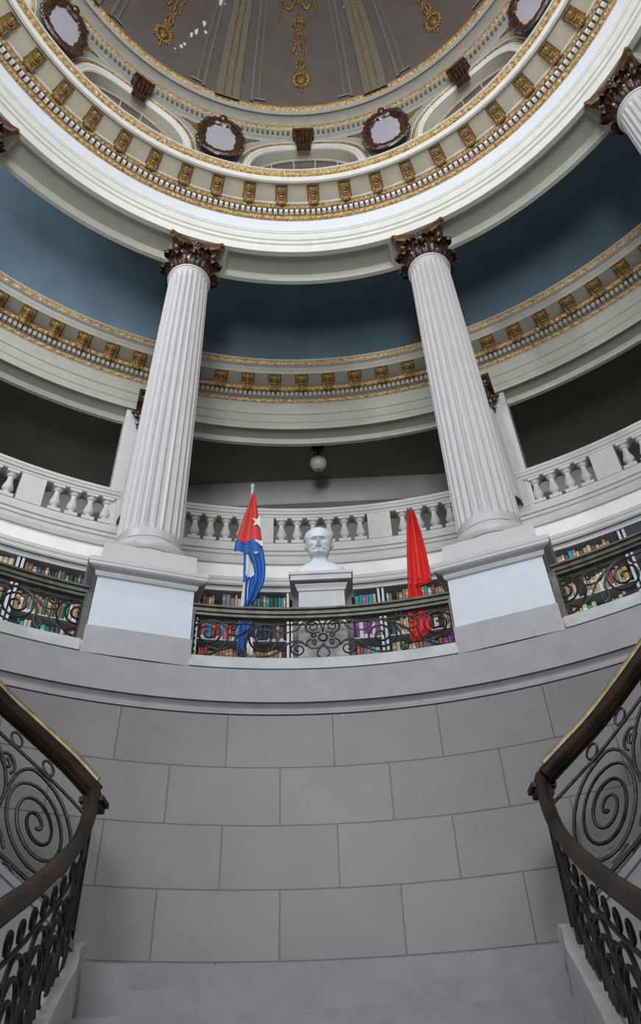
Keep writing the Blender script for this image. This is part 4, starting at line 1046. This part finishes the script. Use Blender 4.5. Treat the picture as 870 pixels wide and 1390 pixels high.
for sd, L_ in ((-1, 'left'), (1, 'right')):
    # upper flight following the wall
    if sd < 0: key = [(-24.2, 3.66), (-27.3, 3.835), (-31.8, 4.04), (-36.3, 4.235), (-44, 4.62), (-60, 5.42)]
    else: key = [(23.0, 3.66), (26, 3.80), (30, 3.985), (36.5, 4.33), (44, 4.73), (60, 5.55)]
    pts = path_smooth([pol(3.9, a, z) for a, z in key], 10)
    t = empty('stair_railing', pol(3.9, key[0][0], 2.8)); iv = t.location.copy()
    hold = empty('hold'); 
    mb = MB(); sweep(mb, pts, [(x*.8, y*.8) for x, y in HR]); mb.obj('handrail', M['wood'], hold, 50)
    mb = MB(); sweep(mb, [p for p in pts[3:]], HRB); mb.obj('brass_strip', M['brass'], hold, 50)
    scroll_strip(hold, pts, -.86, -.215, .50, .36)
    for ch in list(hold.children): ch.parent = t; ch.location = -iv
    bpy.data.objects.remove(hold)
    tag(t, 'dark handrail with brass strip over scrolled iron on the %s upper flight' % L_, 'railing', 'scrolled iron stair railings')
    # stringer wall + steps of the upper flight
    mb = MB(); rows = []
    for p in pts:
        a = math.degrees(atan2(p.x, p.y)); zt = p.z-.93
        rows.append([pol(3.84, a, 0), pol(3.84, a, zt-.06), pol(3.82, a, zt-.05), pol(3.82, a, zt), pol(3.98, a, zt), pol(3.98, a, 0)])
    mb.grid(rows); o = mb.obj('stair_stringer', M['stringer']); tag(o, 'pale curved side wall carrying the %s upper flight' % L_, 'stair wall')
    mb = MB(); a = abs(key[0][0])+.5; z = 2.80; da = 3.6
    while a < 58:
        z += .170*1.03; pbox(mb, 3.98, 4.99, min(sd*a, sd*(a+da)), max(sd*a, sd*(a+da)), 0.02, z, 2); a += da
    o = mb.obj('stair_flight', M['step']); tag(o, 'grey stone steps of the %s upper flight along the curved wall' % L_, 'stairs')
    # lower flight railing
    if sd < 0: raw = [(-1.629, 3.55, 3.677), (-1.551, 3.282, 3.39), (-1.505, 2.96, 3.115), (-1.354, 2.081, 2.685), (-1.242, 1.459, 2.425), (-1.12, 0.694, 2.09), (-0.98, -0.202, 1.63)]
    else: raw = [(1.513, 3.624, 3.666), (1.446, 3.373, 3.376), (1.405, 3.032, 3.075), (1.287, 2.15, 2.645), (1.202, 1.525, 2.385), (1.108, 0.76, 2.06), (1.019, -0.141, 1.63)]
    pts = path_smooth([Vector(q) for q in raw], 8)
    t = empty('stair_railing', (pts[0].x, pts[0].y, 2.8)); iv = t.location.copy()
    hold = empty('hold')
    top = pts[0]; mb = MB(); sweep(mb, [top+Vector((0, .10, -.03)), top+Vector((0, .05, .0))]+pts, [(x*.60, y*.60) for x, y in HR]); mb.obj('handrail', M['wood'], hold, 50)
    mb = MB(); mb.box(top+Vector((-.0*sd, .06, -.07)), (.17, .17, .035)); mb.box(top+Vector((0, .06, -.105)), (.13, .13, .05)); mb.obj('newel_cap', M['wood'], hold, 0)
    mb = MB(); mb.tube([top+Vector((0, .04, -.10)), top+Vector((0, .04, -.99))], .022, 8)
    mb.obj('newel_post', M['iron'], hold, 60)
    low = [p-Vector((0, 0, .0)) for p in pts]
    # straight line for the curb under the goose-neck
    def curb_z(p):
        e = pts[-1]; d0 = Vector((top.x-e.x, top.y-e.y)).length; d = Vector((p.x-e.x, p.y-e.y)).length
        return (e.z-.86)+(2.80-(e.z-.86))*d/d0
    base = [Vector((p.x, p.y, min(p.z, curb_z(p)+.93))) for p in pts]
    scroll_strip(hold, base, -.90, -.24, .46, .26)
    for ch in list(hold.children): ch.parent = t; ch.location = -iv
    bpy.data.objects.remove(hold)
    tag(t, 'thick worn wooden handrail over dark scrolled iron on the %s side of the lower flight' % L_, 'railing', 'scrolled iron stair railings')
    mb = MB(); rows = []
    ext = [base[0]+Vector((0, .10, 0))]+base
    for i, p in enumerate(ext):
        zt = curb_z(p)-.09; s_ = Vector((.09, 0, 0))
        rows.append([Vector((p.x-.10, p.y, 0)), Vector((p.x-.10, p.y, zt-.07)), Vector((p.x-.085, p.y, zt)), Vector((p.x+.085, p.y, zt)), Vector((p.x+.10, p.y, zt-.07)), Vector((p.x+.10, p.y, 0))])
    mb.grid(rows); mb.f.append(tuple(range(6))); mb.m.append(0); mb.f.append(tuple(len(mb.v)-6+i for i in range(6))); mb.m.append(0)
    o = mb.obj('stair_curb', M['stair']); tag(o, 'pale marble curb under the iron railing on the %s of the lower flight' % L_, 'curb')
# landing and lower flight
mb = MB(); pbox(mb, 3.80, 4.995, -24, 23, 2.45, 2.62, 16); o = mb.obj('stair_landing', M['step']); tag(o, 'grey stone landing at the foot of the block wall', 'landing')
mb = MB()
for k in range(14):
    z1 = 2.62-.165*(k+1); y1 = 3.72-.30*k; 
    if z1 < .05: break
    xl = -1.55+.03*k; xr = 1.45-.03*k
    mb.box(((xl+xr)/2, y1-.15+.02, z1/2+.01), (xr-xl, .34, z1-.02))
o = mb.obj('stair_flight', M['step']); tag(o, 'broad grey stone lower flight rising to the landing between the railings', 'stairs')
